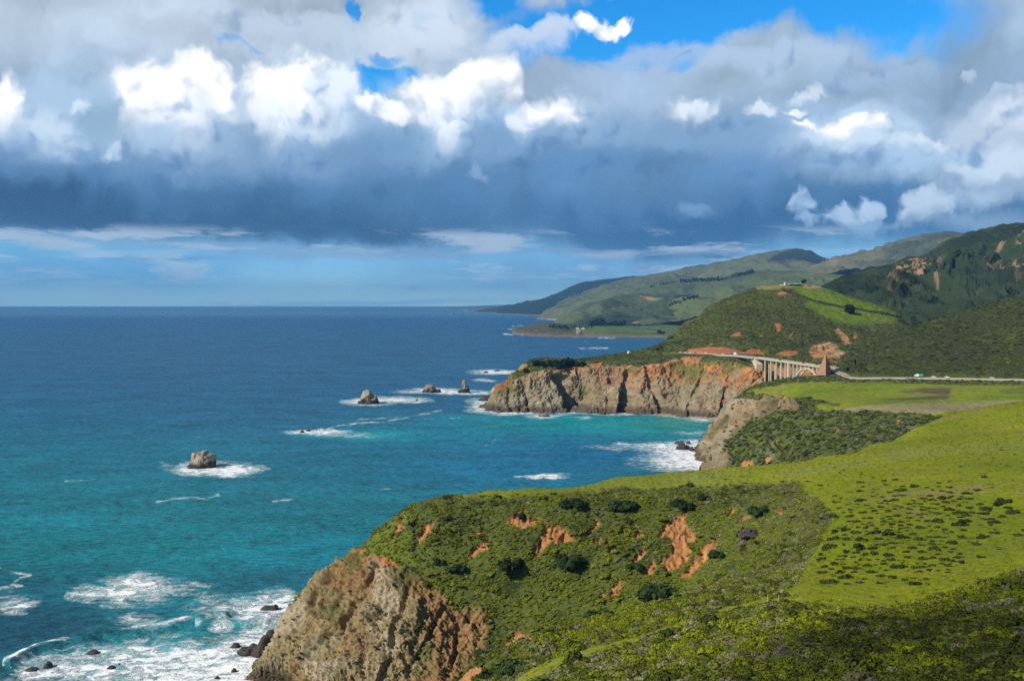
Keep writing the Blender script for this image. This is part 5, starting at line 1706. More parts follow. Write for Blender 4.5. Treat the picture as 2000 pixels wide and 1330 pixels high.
def empty(name, loc, rz=0.0, label=None, cat=None, group=None):
    o = bpy.data.objects.new(name, None)
    o.empty_display_size = 1.0
    o.location = loc
    o.rotation_euler = (0, 0, rz)
    COL.objects.link(o)
    return tag(o, label, cat, group)


def copy_tree(o, parent=None):
    c = o.copy()
    COL.objects.link(c)
    if parent is not None:
        c.parent = parent
    for ch in list(o.children):
        copy_tree(ch, c)
    return c


class MB:
    """collects shapes into one mesh"""
    def __init__(self):
        self.bm = bmesh.new()

    def box(self, x0, x1, y0, y1, z0, z1, tx=1.0, ty=1.0):
        mx, my = (x0 + x1) / 2, (y0 + y1) / 2
        b = [self.bm.verts.new(p) for p in ((x0, y0, z0), (x1, y0, z0), (x1, y1, z0), (x0, y1, z0))]
        t = [self.bm.verts.new((mx + (p[0] - mx) * tx, my + (p[1] - my) * ty, z1)) for p in ((x0, y0), (x1, y0), (x1, y1), (x0, y1))]
        self.bm.faces.new(b[::-1])
        self.bm.faces.new(t)
        for i in range(4):
            self.bm.faces.new((b[i], b[(i + 1) % 4], t[(i + 1) % 4], t[i]))
        return self

    def prism(self, prof, y0, y1, inset=0.0):
        """side profile in x,z swept from y0 to y1"""
        a = [self.bm.verts.new((x, y0, z)) for x, z in prof]
        b = [self.bm.verts.new((x, y1, z)) for x, z in prof]
        n = len(prof)
        self.bm.faces.new(a)
        self.bm.faces.new(b[::-1])
        for i in range(n):
            self.bm.faces.new((a[i], b[i], b[(i + 1) % n], a[(i + 1) % n]))
        return self

    def wheel(self, x, y, z, r, w, n=16):
        rings = []
        for yy, rr in ((y - w / 2, r * .85), (y - w / 2 + .04, r), (y + w / 2 - .04, r), (y + w / 2, r * .85)):
            rings.append([self.bm.verts.new((x + rr * math.cos(2 * math.pi * k / n), yy, z + rr * math.sin(2 * math.pi * k / n))) for k in range(n)])
        for a, b in zip(rings[:-1], rings[1:]):
            for k in range(n):
                self.bm.faces.new((a[k], a[(k + 1) % n], b[(k + 1) % n], b[k]))
        self.bm.faces.new(rings[0])
        self.bm.faces.new(rings[-1][::-1])
        return self

    def strip(self, rows):
        """surface through rows of points"""
        vs = [[self.bm.verts.new(p) for p in r] for r in rows]
        for a, b in zip(vs[:-1], vs[1:]):
            for k in range(len(a) - 1):
                self.bm.faces.new((a[k], a[k + 1], b[k + 1], b[k]))
        return self

    def build(self, name, mat, parent=None, bevel=0.0, smooth=False):
        bmesh.ops.recalc_face_normals(self.bm, faces=self.bm.faces)
        if bevel:
            bmesh.ops.bevel(self.bm, geom=list(self.bm.edges), offset=bevel, segments=2, affect='EDGES', clamp_overlap=True)
        me = bpy.data.meshes.new(name)
        self.bm.to_mesh(me)
        self.bm.free()
        if smooth:
            me.polygons.foreach_set('use_smooth', np.ones(len(me.polygons), bool))
        me.materials.append(mat)
        o = bpy.data.objects.new(name, me)
        COL.objects.link(o)
        if parent is not None:
            o.parent = parent
        return o


M = {
    'concrete': plain_material('weathered_concrete', (0.55, 0.47, 0.35), .9, .18, .25, .2),
    'asphalt': plain_material('road_asphalt', (0.32, 0.28, 0.22), .95, .15, .4),
    'white_paint': plain_material('white_paint', (0.80, 0.80, 0.78), .4, .04),
    'dark_paint': plain_material('dark_paint', (0.03, 0.032, 0.04), .35, .05),
    'grey_paint': plain_material('grey_paint', (0.12, 0.13, 0.15), .35, .05),
    'red_paint': plain_material('red_paint', (0.22, 0.04, 0.03), .35, .05),
    'blue_paint': plain_material('pale_blue_paint', (0.45, 0.68, 0.72), .35, .05),
    'green_paint': plain_material('green_paint', (0.02, 0.30, 0.19), .45, .05),
    'glass': plain_material('dark_glass', (0.02, 0.025, 0.03), .08, .02, spec=.6),
    'rubber': plain_material('tyre_rubber', (0.02, 0.02, 0.02), .9, .1),
    'wood': plain_material('grey_wood', (0.42, 0.33, 0.22), .9, .3, 6.0),
    'bark': plain_material('bark', (0.08, 0.055, 0.04), .95, .3, 1.0),
    'roof': plain_material('pale_roof', (0.72, 0.72, 0.68), .7, .06),
    'stucco': plain_material('white_stucco', (0.78, 0.77, 0.72), .9, .06),
    'green_wall': plain_material('green_wall', (0.035, 0.11, 0.075), .6, .1),
    'tile': plain_material('brown_roof', (0.16, 0.10, 0.07), .8, .15),
}

# ------------------------------------------------------------------ road
def road_strip(name, pts, w=8.0, bank=1.1):
    ln = catmull(pts, 12)
    rows = []
    for i, p in enumerate(ln):
        a, b = ln[max(0, i - 1)], ln[min(len(ln) - 1, i + 1)]
        d = (b - a)[:2]
        d /= np.linalg.norm(d) + 1e-9
        s = np.array([-d[1], d[0], 0])
        if s[1] > 0:
            s = -s                                   # towards the sea and the camera
        f, k = p + s * w * .5, p - s * w * .5
        rows.append([tuple(k + np.array([0, 0, -1.5]) - s * 2), tuple(k), tuple(p + np.array([0, 0, .08])), tuple(f), tuple(f + s * .25 + np.array([0, 0, .25])),
                     tuple(f + s * .6 + np.array([0, 0, .2])), tuple(f + s * 1.2 + np.array([0, 0, -bank])), tuple(f + s * 2.2 + np.array([0, 0, -bank * 2.2]))])
    o = MB().strip(rows).build(name, M['asphalt'], smooth=True)
    tag(o, kind='structure')
    return ln


road_r = road_strip('road', ROAD_R, 7.5, .8)
road_l = road_strip('road', ROAD_L, 8.0, 1.0)


def on_line(ln, px):
    best = min(ln, key=lambda p: abs(project(p)[0] - px))
    i = [k for k, p in enumerate(ln) if p is best][0]
    a, b = ln[max(0, i - 1)], ln[min(len(ln) - 1, i + 1)]
    # exact crossing between neighbours
    xs = [project(p)[0] for p in ln]
    p = np.array([np.interp(px, xs, [q[k] for q in ln]) for k in range(3)]) if xs[-1] > xs[0] else best
    d = b - a
    return p, math.atan2(d[1], d[0])


# ------------------------------------------------------------------ bridge
def build_bridge():
    root = empty('arch_bridge', tuple(A_), math.atan2(AXIS[1], AXIS[0]), 'long pale concrete arch bridge carrying the coast road over the canyon', 'bridge')
    L, W, z = BR_LEN, 8.4, 0.0

    def u_at(px):
        us = np.linspace(0, L, 400)
        xs = project(A_ + AXIS * us[:, None])[0]
        return float(np.interp(px, xs, us))
    MB().box(-4, L + 6, -W / 2, W / 2, -1.6, -0.6).box(-4, L + 6, -W / 2 + 1.2, W / 2 - 1.2, -2.5, -1.602).build('deck', M['concrete'], root)
    r = MB().box(-4, L + 6, -W / 2 + .6, W / 2 - .6, -.598, -.45)
    r.build('roadway', M['asphalt'], root)
    for s in (-1, 1):
        pr = MB()
        y0, y1 = s * (W / 2 - .5), s * (W / 2 - .1)
        y0, y1 = min(y0, y1), max(y0, y1)
        pr.box(-4, L + 6, y0, y1, -.60, -.25)
        n = int(L / 3)
        for k in range(n + 1):
            x = -3 + k * (L + 8) / n
            pr.box(x - .35, x + .35, y0 + .03, y1 - .03, -.248, .30)
        pr.box(-4, L + 6, y0 - .03, y1 + .03, .302, .60)
        pr.build('parapet', M['concrete'], root)
    # great piers at the ends of the arch
    u1 = u_at(1545.5)
    span = 98.0
    u2 = u1 + span
    for u in (u1, u2):
        for s in (-1, 1):
            t = MB().box(u - 2.6, u + 2.6, s * 3.1 - 1.5, s * 3.1 + 1.5, -58, -2.6, .72, .85)
            t.box(u - 2.2, u + 2.2, s * 3.1 - 1.45, s * 3.1 + 1.45, -2.597, -1.7)
            t.build('pier', M['concrete'], root)
        MB().box(u - 1.2, u + 1.2, -1.55, 1.55, -20, -17).build('cross_beam', M['concrete'], root)
        MB().box(u - 1.2, u + 1.2, -1.55, 1.55, -38, -35).build('cross_beam', M['concrete'], root)
    # arch ribs
    rise, top = 33.0, -4.6
    for s in (-1, 1):
        rows = []
        for k in range(41):
            t = k / 40
            u = u1 + 1.6 + (span - 3.2) * t
            zz = top - rise * (2 * t - 1) ** 2 * (0.86 + .14 * (2 * t - 1) ** 2)
            dz = -rise * 4 * (2 * t - 1) / span
            nrm = Vector((-dz, 1)).normalized()
            th = 1.5 + 1.3 * (2 * t - 1) ** 2
            y0, y1 = s * 2.7 - .75, s * 2.7 + .75
            p, q = (u + nrm.x * th * .5, zz + nrm.y * th * .5), (u - nrm.x * th * .5, zz - nrm.y * th * .5)
            rows.append([(p[0], y0, p[1]), (p[0], y1, p[1]), (q[0], y1, q[1]), (q[0], y0, q[1]), (p[0], y0, p[1])])
        MB().strip(rows).build('arch_rib', M['concrete'], root)
    # columns of the approach and over the arch
    us = [(u_at(p), None) for p in (1498.5, 1510, 1520.5, 1530, 1538.5)]
    for k in range(1, 9):
        t = k / 9
        zz = top - rise * (2 * t - 1) ** 2 * (0.86 + .14 * (2 * t - 1) ** 2)
        us.append((u1 + 1.6 + (span - 3.2) * t, zz + .4))
    for u, zb in us:
        zb = -55 if zb is None else zb
        if zb > -3.2:
            continue
        for s in (-1, 1):
            MB().box(u - .75, u + .75, s * 2.7 - .6, s * 2.7 + .6, zb, -3.2).build('column', M['concrete'], root)
        MB().box(u - .6, u + .6, -W / 2 + .4, W / 2 - .4, -3.197, -2.503).build('cap_beam', M['concrete'], root)
    # abutment on the headland side
    prof = [(-5, -1.7), (7.5, -1.7), (7.5, -3.0), (12.5, -9.0), (12.5, -22), (-5, -22)]
    MB().prism([(x - 3, zz) for x, zz in prof], -W / 2 + .15, W / 2 - .15).build('abutment', M['concrete'], root)
    return root


build_bridge()

# ------------------------------------------------------------------ vehicles
def make_car(paint, name='car'):
    root = empty(name, (0, 0, 0))
    MB().prism([(-2.2, .35), (2.15, .35), (2.25, .55), (2.2, .82), (1.1, .95), (-1.6, 1.0), (-2.15, .95), (-2.25, .6)], -.88, .88).build('body', M[paint], root, .05)
    MB().prism([(-1.75, .99), (1.15, .94), (.45, 1.40), (-1.15, 1.42)], -.76, .76).build('window', M['glass'], root, .03)
    MB().prism([(-1.12, 1.425), (.42, 1.405), (.35, 1.50), (-1.05, 1.52)], -.74, .74).build('roof', M[paint], root, .02)
    for x in (-1.35, 1.35):
        for y in (-.80, .80):
            MB().wheel(x, y, .34, .34, .22).build('wheel', M['rubber'], root)
    return root


def make_van(name='van'):
    root = empty(name, (0, 0, 0))
    MB().prism([(-3.2, .5), (3.1, .5), (3.25, .9), (3.1, 1.45), (2.3, 1.65), (1.7, 2.75), (-3.15, 2.85), (-3.25, .9)], -1.1, 1.1).build('body', M['white_paint'], root, .06)
    MB().prism([(1.75, 1.72), (2.33, 1.68), (1.85, 2.60), (1.5, 2.62), (1.3, 1.75)], -1.105, 1.105).build('window', M['glass'], root)
    for x in (-2.0, 2.0):
        for y in (-.98, .98):
            MB().wheel(x, y, .4, .4, .26).build('wheel', M['rubber'], root)
    return root


def make_truck(name='truck'):
    root = empty(name, (0, 0, 0))
    MB().prism([(-4.0, .75), (4.1, .75), (4.1, .95), (-4.0, .95)], -1.0, 1.0).build('chassis', M['dark_paint'], root)
    MB().prism([(-4.05, .97), (-2.3, .97), (-2.3, 2.9), (-3.3, 2.95), (-4.05, 1.95)], -1.2, 1.2).build('cab', M['white_paint'], root, .06)
    MB().prism([(-3.95, 2.02), (-3.35, 2.82), (-2.8, 2.8), (-2.75, 2.0)], -1.206, 1.206).build('window', M['glass'], root)
    MB().prism([(-2.1, .97), (.1, .97), (.1, 3.0), (-2.1, 3.0)], -1.22, 1.22).build('tank', M['white_paint'], root, .1)
    MB().prism([(.25, .97), (4.1, .97), (4.1, 3.35), (.25, 3.35)], -1.25, 1.25).build('cargo_box', M['green_paint'], root, .05)
    for x in (-3.0, 1.6, 2.9):
        for y in (-1.02, 1.02):
            MB().wheel(x, y, .5, .5, .3).build('wheel', M['rubber'], root)
    return root


def place(o, p, a, dz=.1):
    o.location = (p[0], p[1], p[2] + dz)
    o.rotation_euler = (0, 0, a)


CARS = {k: make_car(k) for k in ('white_paint', 'dark_paint', 'grey_paint', 'red_paint', 'blue_paint')}
_used = set()


def car(kind, ln, px, label, group, flip=False):
    o = CARS[kind] if kind not in _used else copy_tree(CARS[kind])
    _used.add(kind)
    p, a = on_line(ln, px)
    place(o, p, a + (math.pi if flip else 0))
    tag(o, label, 'car', group)


GR, GL, GB = 'vehicles on the road across the green terrace', 'vehicles on the road by the orange bank', 'cars crossing the bridge'
car('red_paint', road_r, 1734, 'small dark red car on the terrace road, nearest the orange dirt point', GR)
tr = make_truck()
_p, _a = on_line(road_r, 1795)
place(tr, _p, _a)
tag(tr, 'truck with white cab and green box on the terrace road', 'truck', GR)
car('white_paint', road_r, 1824, 'white car on the terrace road, next behind the green truck', GR)
car('white_paint', road_r, 1850, 'white car on the terrace road, second behind the green truck', GR)
car('dark_paint', road_r, 1910, 'black car on the terrace road between a white car and the pale blue car', GR, True)
car('blue_paint', road_r, 1938, 'pale blue car on the terrace road', GR)
car('dark_paint', road_r, 1962, 'black car on the terrace road just right of the pale blue car', GR, True)
car('grey_paint', road_r, 1982, 'dark grey car on the terrace road, rightmost of the line of vehicles', GR)
for px, col, lab in ((1329, 'white_paint', 'white car at the far seaward end of the row parked below the orange bank'), (1339, 'white_paint', 'white car second from the seaward end of the row below the orange bank'),
                     (1349, 'white_paint', 'white car third from the seaward end of the row below the orange bank'), (1358, 'grey_paint', 'dark grey car parked below the orange bank beside white cars'),
                     (1379, 'white_paint', 'white car alone below the middle of the orange bank'), (1412, 'white_paint', 'white car behind the big white van on the headland road')):
    car(col, road_l, px, lab, GL)
vn = make_van()
_p, _a = on_line(road_l, 1437)
place(vn, _p, _a)
tag(vn, 'big white van on the headland road just before the bridge', 'van', GL)
br_ln = [A_ + AXIS * u + np.array([0, 0, -.5]) for u in np.linspace(0, BR_LEN, 60)]
car('dark_paint', br_ln, 1523, 'black car on the bridge above the tall approach columns', GB)
car('red_paint', br_ln, 1569, 'dark red car on the bridge above the crown of the arch', GB)
car('grey_paint', br_ln, 1595, 'dark grey car on the bridge next to the orange dirt point', GB)

# ------------------------------------------------------------------ dirt point where the road cuts the spur
def dirt_spur():
    def S(x, y):
        z0 = 92.0
        h = np.where(y < 1062, 70 + (z0 - 70) * np.clip((y - 1004) / 58, 0, 1) ** .8, z0 - (y - 1062) * .9)
        dx = x - y * (1613.5 - CXP) / FPX
        drop = np.where(dx < 0, -dx / 10.5 * 22, 22 * (1 - np.clip(1 - dx / 11, 0, 1) ** 1.7) + np.maximum(dx - 11, 0) * 1.5)
        return h - drop

    def alb(c):
        n2, n3 = fn(c, .06, 4, 2), fn(c, .25, 3, 3)
        a = np.empty(c.sh + (3,))
        a[:] = (0.46, 0.22, 0.10)
        a = lerp(a, (0.33, 0.22, 0.13), sstep(1614, 1608, c.px + 3 * n2) * .9)
        a = lerp(a, (0.48, 0.22, 0.10), sstep(0, .4, n3) * .7)
        a = lerp(a, SCRUB, sstep(1622, 1634, c.px + 5 * n2 - .18 * (740 - c.py)))
        return a
    land('dirt_spur', S, 1592, 1648, 120, 990, 1120, 120, alb, lambda c: c.n * (.7 * (rn(c, .2, 4, 3) - .3))[..., None], land_mat, zmin=50)


dirt_spur()

# ------------------------------------------------------------------ buildings
def hill_house():
    p = pick(HILLC, 1545, 556)
    Y = p.y
    s = Y / FPX
    root = empty('hilltop_house', (p.x, p.y, p.z - .4), 0.05, 'long low house with flat pale roof and white chimney on top of the green hill', 'house')
    x0, x1 = -4 * s, 20 * s
    MB().box(x0, x1, -5, 5, -1.5, 3.6).build('wall', M['green_wall'], root)
    w = MB()
    for k in range(7):
        xx = x0 + 1.2 + k * (x1 - x0 - 2.4) / 7
        w.box(xx, xx + (x1 - x0 - 2.4) / 7 * .8, -5.06, -4.9, .6, 2.8)
    w.build('window', M['glass'], root)
    MB().box(x0 - 1.2, x1 + 1.2, -6.2, 6.2, 3.602, 4.3).build('roof', M['roof'], root)
    MB().box(8 * s, 9.2 * s, -.6, .6, 4.302, 5.3).build('vent_stack', M['stucco'], root)
    MB().box(-13.5 * s, -11.5 * s, -1.2, 1.2, -1.5, 6.6).build('chimney', M['stucco'], root)
    MB().box(-11.4 * s, x0 - .1, -3.5, 3.5, -1.5, 2.7).build('wing', M['grey_paint'], root)
    MB().box(-25 * s, -13.6 * s, -3, 3, -1.8, 1.0).build('terrace_wall', M['stucco'], root)
    MB().box(-22 * s, -15 * s, -2.4, 2.4, 1.003, 2.2).build('porch', M['stucco'], root)


hill_house()


def small_house(name, p, w, h, d, label, rz=0.2, wall='stucco', group=None):
    root = empty(name, (p[0], p[1], p[2] - .3), rz, label, 'house', group)
    MB().box(-w / 2, w / 2, -d / 2, d / 2, -1, h).build('wall', M[wall], root)
    MB().box(-w * .3, -w * .1, -d / 2 - .05, -d / 2 + .1, h * .3, h * .75).build('window', M['glass'], root)
    MB().box(w * .12, w * .26, -d / 2 - .05, -d / 2 + .1, 0, h * .7).build('door', M['wood'], root)
    o = MB().prism([(-w / 2 - .4, h + .003), (w / 2 + .4, h + .003), (0, h + w * .22)], -d / 2 - .4, d / 2 + .4).build('roof', M['roof'], root)
    return root


small_house('cottage', pick(HEADC, 1229, 688), 4.2, 2.6, 5, 'tiny white cottage on the grassy shoulder of the headland', .3)
for px, py, w, lab in ((1128, 640.5, 12, 'white house at the edge of the dark trees on the far point'), (1139, 641, 15, 'long pale house on the far point beside the green pasture')):
    small_house('farm_house', pick(LANDS['far_terrace'], px, py), w, 5, 9, lab, .1, group='houses on the far point')

# ------------------------------------------------------------------ trees
leaf_dark = leaf_material('cypress_leaves', 1.0, False, (0.020, 0.036, 0.014))
leaf_far = leaf_material('far_tree_leaves', 1.0, False, (0.016, 0.030, 0.018))
leaf_bush = leaf_material('bush_leaves', 1.0, False, (0.036, 0.050, 0.009))
leaf_dkbush = leaf_material('dark_bush_leaves', 1.0, False, (0.022, 0.040, 0.010))
leaf_grey = leaf_material('grey_bush_twigs', 1.0, False, (0.105, 0.085, 0.075))


def crown_mesh(rng, n, lumps, w, h0, h1, leaf, mat, flat=.5):
    """crown of many leaf clumps between heights h0 and h1, half width w"""
    C = []
    for _ in range(lumps):
        t = rng.uniform(0, 1)
        a = rng.uniform(0, 2 * math.pi)
        r = w * (1 - .75 * abs(t - flat) ** 1.2) * math.sqrt(rng.uniform(.05, 1)) * .75
        C.append((r * math.cos(a), r * math.sin(a), h0 + (h1 - h0) * (.12 + .76 * t), w * rng.uniform(.26, .46)))
    C = np.array(C)
    k = rng.integers(0, lumps, n)
    d = rng.normal(size=(n, 3))
    d /= np.linalg.norm(d, axis=1, keepdims=True)
    ctr = C[k, :3] + d * C[k, 3:4] * rng.uniform(.5, 1.1, (n, 1)) * np.array([1, 1, .8])
    nrm = d + rng.normal(size=(n, 3)) * .5
    nrm /= np.linalg.norm(nrm, axis=1, keepdims=True)
    up = np.where(np.abs(nrm[:, 2:3]) < .9, [[0, 0, 1.0]], [[1.0, 0, 0]])
    u = np.cross(nrm, up)
    u /= np.linalg.norm(u, axis=1, keepdims=True)
    v = np.cross(nrm, u)
    s = leaf * rng.uniform(.6, 1.4, (n, 1))
    quad = np.stack([ctr - u * s - v * s * .8, ctr + u * s * .9 - v * s, ctr + u * s + v * s * .8, ctr - u * s * .8 + v * s], 1).reshape(-1, 3)
    o = mesh_from('crown', quad, np.arange(4 * n).reshape(n, 4), mat, False, {'leaf': np.repeat(rng.uniform(0, 1, n), 4)})
    return o


def trunk_mb(rng, h, r, w, limbs=4):
    mb = MB()

    def limb(p0, p1, r0, r1, n=7):
        ax = (p1 - p0).normalized()
        u = ax.orthogonal().normalized()
        v = ax.cross(u)
        rows = []
        for k in range(5):
            t = k / 4
            c = p0.lerp(p1, t) + u * (math.sin(t * 3) * .03 * (p1 - p0).length)
            rr = r0 + (r1 - r0) * t
            rows.append([tuple(c + (u * math.cos(2 * math.pi * j / n) + v * math.sin(2 * math.pi * j / n)) * rr) for j in range(n + 1)])
        mb.strip(rows)
    limb(Vector((0, 0, -1)), Vector((.1 * w, 0, h)), r, r * .5)
    for k in range(limbs):
        a = 2 * math.pi * k / limbs + rng.uniform(-.4, .4)
        z0 = h * rng.uniform(.45, .9)
        limb(Vector((.1 * w * z0 / h, 0, z0)), Vector((math.cos(a) * w * .7, math.sin(a) * w * .7, z0 + h * rng.uniform(.2, .5))), r * .5, r * .15)
    return mb


def make_tree(name, rng, w, h, flat, mat, n=900, leaf=.55, base=.2):
    root = empty(name, (0, 0, 0))
    trunk_mb(rng, h * .6, h * .035 + .1, w, 5).build('trunk', M['bark'], root)
    c = crown_mesh(rng, n, 22, w, h * base, h, leaf, mat, flat)
    c.parent = root
    return root


CY = [make_tree('cypress_tree', RNG, 6.0, 8.5, .55, leaf_dark, 1000, .5, .0) for _ in range(2)]
spots = [(1046, 712, 1.05, 'leftmost, at the seaward end'), (1060, 713, .85, 'low one, second from the seaward end'), (1074, 712.5, .9, 'third from the seaward end'),
         (1085, 713, 1.15, 'round-topped one near the middle'), (1100, 713, 1.1, 'in the middle right of the round-topped one'), (1112, 713, 1.3, 'tallest one, right of the middle'), (1125, 713.5, 1.15, 'second from the landward end'),
         (1136, 714, .95, 'rightmost, at the landward end'), (1090, 718, .8, 'front one, below the round-topped one'), (1025, 725, .8, 'alone on the seaward shoulder below the grove')]
for i, (px, py, s, wh) in enumerate(spots):
    o = CY[i] if i < 2 else copy_tree(CY[i % 2])
    p = pick(HEADC, px, py)
    o.location = (p.x, p.y, p.z - .5)
    o.rotation_euler = (0, 0, i * 1.9)
    o.scale = (s, s, s * (.95 + .1 * (i % 3)))
    tag(o, 'dark wind-shaped cypress of the headland grove, ' + wh, 'tree', 'cypress grove on the headland')

o = make_tree('round_tree', RNG, 9.0, 17.0, .5, leaf_dark, 1300, .8, .02)
p = pick(HILLC, 1661, 611)
o.location = (p.x, p.y, p.z - .6)
tag(o, 'large dark round tree alone on the bright green hillside', 'tree')
o = make_tree('umbrella_tree', RNG, 5.2, 12.5, .5, leaf_dark, 700, .55, .45)
p = pick(HILLC, 1570, 557)
o.location = (p.x, p.y, p.z - .4)
tag(o, 'dark umbrella-shaped tree beside the hilltop house', 'tree')
o = make_tree('dark_tree', RNG, 7.0, 9.0, .5, leaf_dark, 900, .6, .0)
p = pick(HILLC, 1308, 667)
o.location = (p.x, p.y, p.z - .4)
tag(o, 'dark broad tree low on the seaward flank of the hill', 'tree')

# rows of trees on the far hills: one mesh each
ft = []
for k in range(3):
    c = crown_mesh(RNG, 260, 12, 9.0, 1.0, 26.0 + 4 * k, 2.1, leaf_far, .4)
    c.name = 'pine_tree'
    ft.append(c)
_n = [0]


def far_tree(land_name, px, py, s, label, group, wide=1.0):
    o = ft[_n[0]] if _n[0] < 3 else ft[_n[0] % 3].copy()
    if _n[0] >= 3:
        COL.objects.link(o)
    _n[0] += 1
    p = pick(LANDS[land_name], px, py)
    o.location = (p.x, p.y, p.z - 2)
    o.rotation_euler = (0, 0, RNG.uniform(0, 6.28))
    o.scale = (s * wide, s * wide, s)
    tag(o, label, 'tree', group)


def tree_row(land_name, x0, x1, n, yf, s, label, group, wide=1.0, jy=1.2):
    for k in range(n):
        px = x0 + (x1 - x0) * (k + RNG.uniform(.1, .9)) / n
        far_tree(land_name, px, yf(px) + RNG.uniform(-jy, jy), s * RNG.uniform(.75, 1.2), label, group, wide)


yfun = lambda x: np.interp(x, [1280, 1320, 1360, 1410, 1440, 1475], [554, 549.5, 548, 546, 538, 531])
LBL, GRP = 'dark conifer in the long row along the far grassy ridge', 'conifers in a row on the far ridge'
tree_row('wooded_hill', 1288, 1322, 11, yfun, .55, LBL, GRP, 1.3)
tree_row('wooded_hill', 1327, 1358, 12, yfun, .85, LBL, GRP, 1.2)
tree_row('wooded_hill', 1361, 1391, 12, yfun, .8, LBL, GRP, 1.2)
tree_row('wooded_hill', 1393, 1415, 8, yfun, .75, LBL, GRP, 1.2)
tree_row('wooded_hill', 1418, 1434, 4, yfun, .75, LBL, GRP, 1.2)
tree_row('wooded_hill', 1434, 1472, 14, yfun, .95, LBL, GRP, 1.2)
tree_row('wooded_hill', 1266, 1277, 3, lambda x: 558, .5, 'small dark conifer in the short clump at the seaward end of the ridge row', 'short clump of conifers on the far ridge', 1.4)
L2, G2 = 'dark conifer in the lower row on the slope under the far ridge', 'conifers in the lower row on the far slope'
tree_row('foothill', 1306, 1329, 7, lambda x: np.interp(x, [1306, 1329], [598, 588]), .6, L2, G2, 1.3)
tree_row('foothill', 1333, 1365, 10, lambda x: np.interp(x, [1333, 1365], [586, 578]), .6, L2, G2, 1.3)
L3, G3 = 'large dark tree in the grove behind the far coastal pasture', 'grove behind the far pasture'
tree_row('coast_hill', 1152, 1180, 9, lambda x: 633, .95, L3, G3, 1.7, 2.0)
tree_row('coast_hill', 1178, 1222, 12, lambda x: 635, .85, L3, G3, 1.7, 1.5)
L4, G4 = 'dark scrubby tree on the rocky far point', 'dark trees on the far point'
tree_row('far_terrace', 1072, 1112, 10, lambda x: np.interp(x, [1072, 1112], [636, 640]), .42, L4, G4, 1.8, 1.5)
tree_row('far_terrace', 1112, 1158, 9, lambda x: 638, .32, L4, G4, 1.8, .8)
tree_row('far_terrace', 1284, 1298, 4, lambda x: 650, .55, 'dark tree in the small clump at the edge of the far pasture', 'small clump on the far pasture', 1.6)

# ------------------------------------------------------------------ single bushes
bush_var = [bush_mesh('low_bush', RNG, n=300, lumps=8, mat=leaf_bush, h=.62, leaf=.10, spread=.88) for _ in range(6)]
dk_var = [bush_mesh('round_shrub', RNG, n=520, lumps=11, spread=.85, mat=leaf_dkbush, h=.85, leaf=.10) for _ in range(3)]
gr_var = [bush_mesh('dry_shrub', RNG, n=420, lumps=8, mat=leaf_grey, h=.8, leaf=.08) for _ in range(2)]
for o in bush_var + dk_var + gr_var:
    COL.objects.link(o)
_bused = {}


def put_bush(var, c, px, py, wpx, hscale, label, cat, group=None, zoff=0.0):
    key = var[0].name
    i = _bused.get(key, 0)
    o = var[i] if i < len(var) else var[i % len(var)].copy()
    if i >= len(var):
        COL.objects.link(o)
    _bused[key] = i + 1
    p = pick(c, px, py)
    r = wpx * p.y / FPX / 2
    o.location = (p.x, p.y, p.z - .12 * r + zoff)
    o.rotation_euler = (0, 0, RNG.uniform(0, 6.28))
    o.scale = (r * RNG.uniform(.8, 1.25), r * RNG.uniform(.7, 1.2), r * hscale)
    tag(o, label, cat, group)


def meadow_bushes():
    zone = np.array([(1640, 985), (1760, 955), (1830, 985), (1870, 1000), (1850, 1060), (1880, 1100), (1760, 1130), (1640, 1125), (1590, 1090), (1625, 1045)])
    pts = []
    rng = np.random.default_rng(5)
    clus = [(rng.uniform(1640, 1860), rng.uniform(985, 1115)) for _ in range(34)]
    tries = 0
    while len(pts) < 262 and tries < 20000:
        tries += 1
        u = rng.uniform()
        if u < .62:
            a = clus[rng.integers(len(clus))]
            x, y = a[0] + rng.normal() * 16, a[1] + rng.normal() * 7
        elif u < .88:
            x, y = rng.uniform(1600, 1880), rng.uniform(965, 1140)
        else:
            x, y = rng.uniform(1640, 1998), rng.uniform(930, 1120)
        if poly_sd(np.array([x]), np.array([y]), zone)[0] < -90 or y > 1188 - .42 * max(0, x - 1740) - 22 or x > 1996:
            continue
        if x < 1625 and y < 1060:
            continue
        w = float(np.clip(np.exp(rng.normal(2.86, .42)), 9, 38)) * (.75 + .5 * (y - 930) / 200)
        if any(abs(x - q[0]) < .45 * (w + q[2]) and abs(y - q[1]) < .2 * (w + q[2]) for q in pts):
            continue
        pts.append((x, y, w))
    pts += [(1966, 978, 36), (1950, 984, 22), (1985, 1001, 34), (1970, 990, 16), (1876, 1000, 22), (1890, 1006, 26), (1908, 1000, 20), (1925, 1002, 22), (1884, 1018, 26), (1935, 1013, 18), (1937, 1024, 12), (1950, 1040, 18),
            (1998, 1035, 18), (1990, 1044, 16), (1957, 877, 9), (1878, 910, 8), (1982, 885, 6), (1968, 908, 8), (1860, 968, 14), (1880, 968, 10), (1862, 977, 12), (1640, 922, 7), (1682, 924, 6), (1576, 938, 10), (1600, 947, 12)]
    for x, y, w in pts:
        put_bush(bush_var, NEARC, x, y, w, RNG.uniform(.8, 1.25), 'low dark bush growing on the sunny green meadow', 'bush', 'low bushes dotted over the meadow')


meadow_bushes()

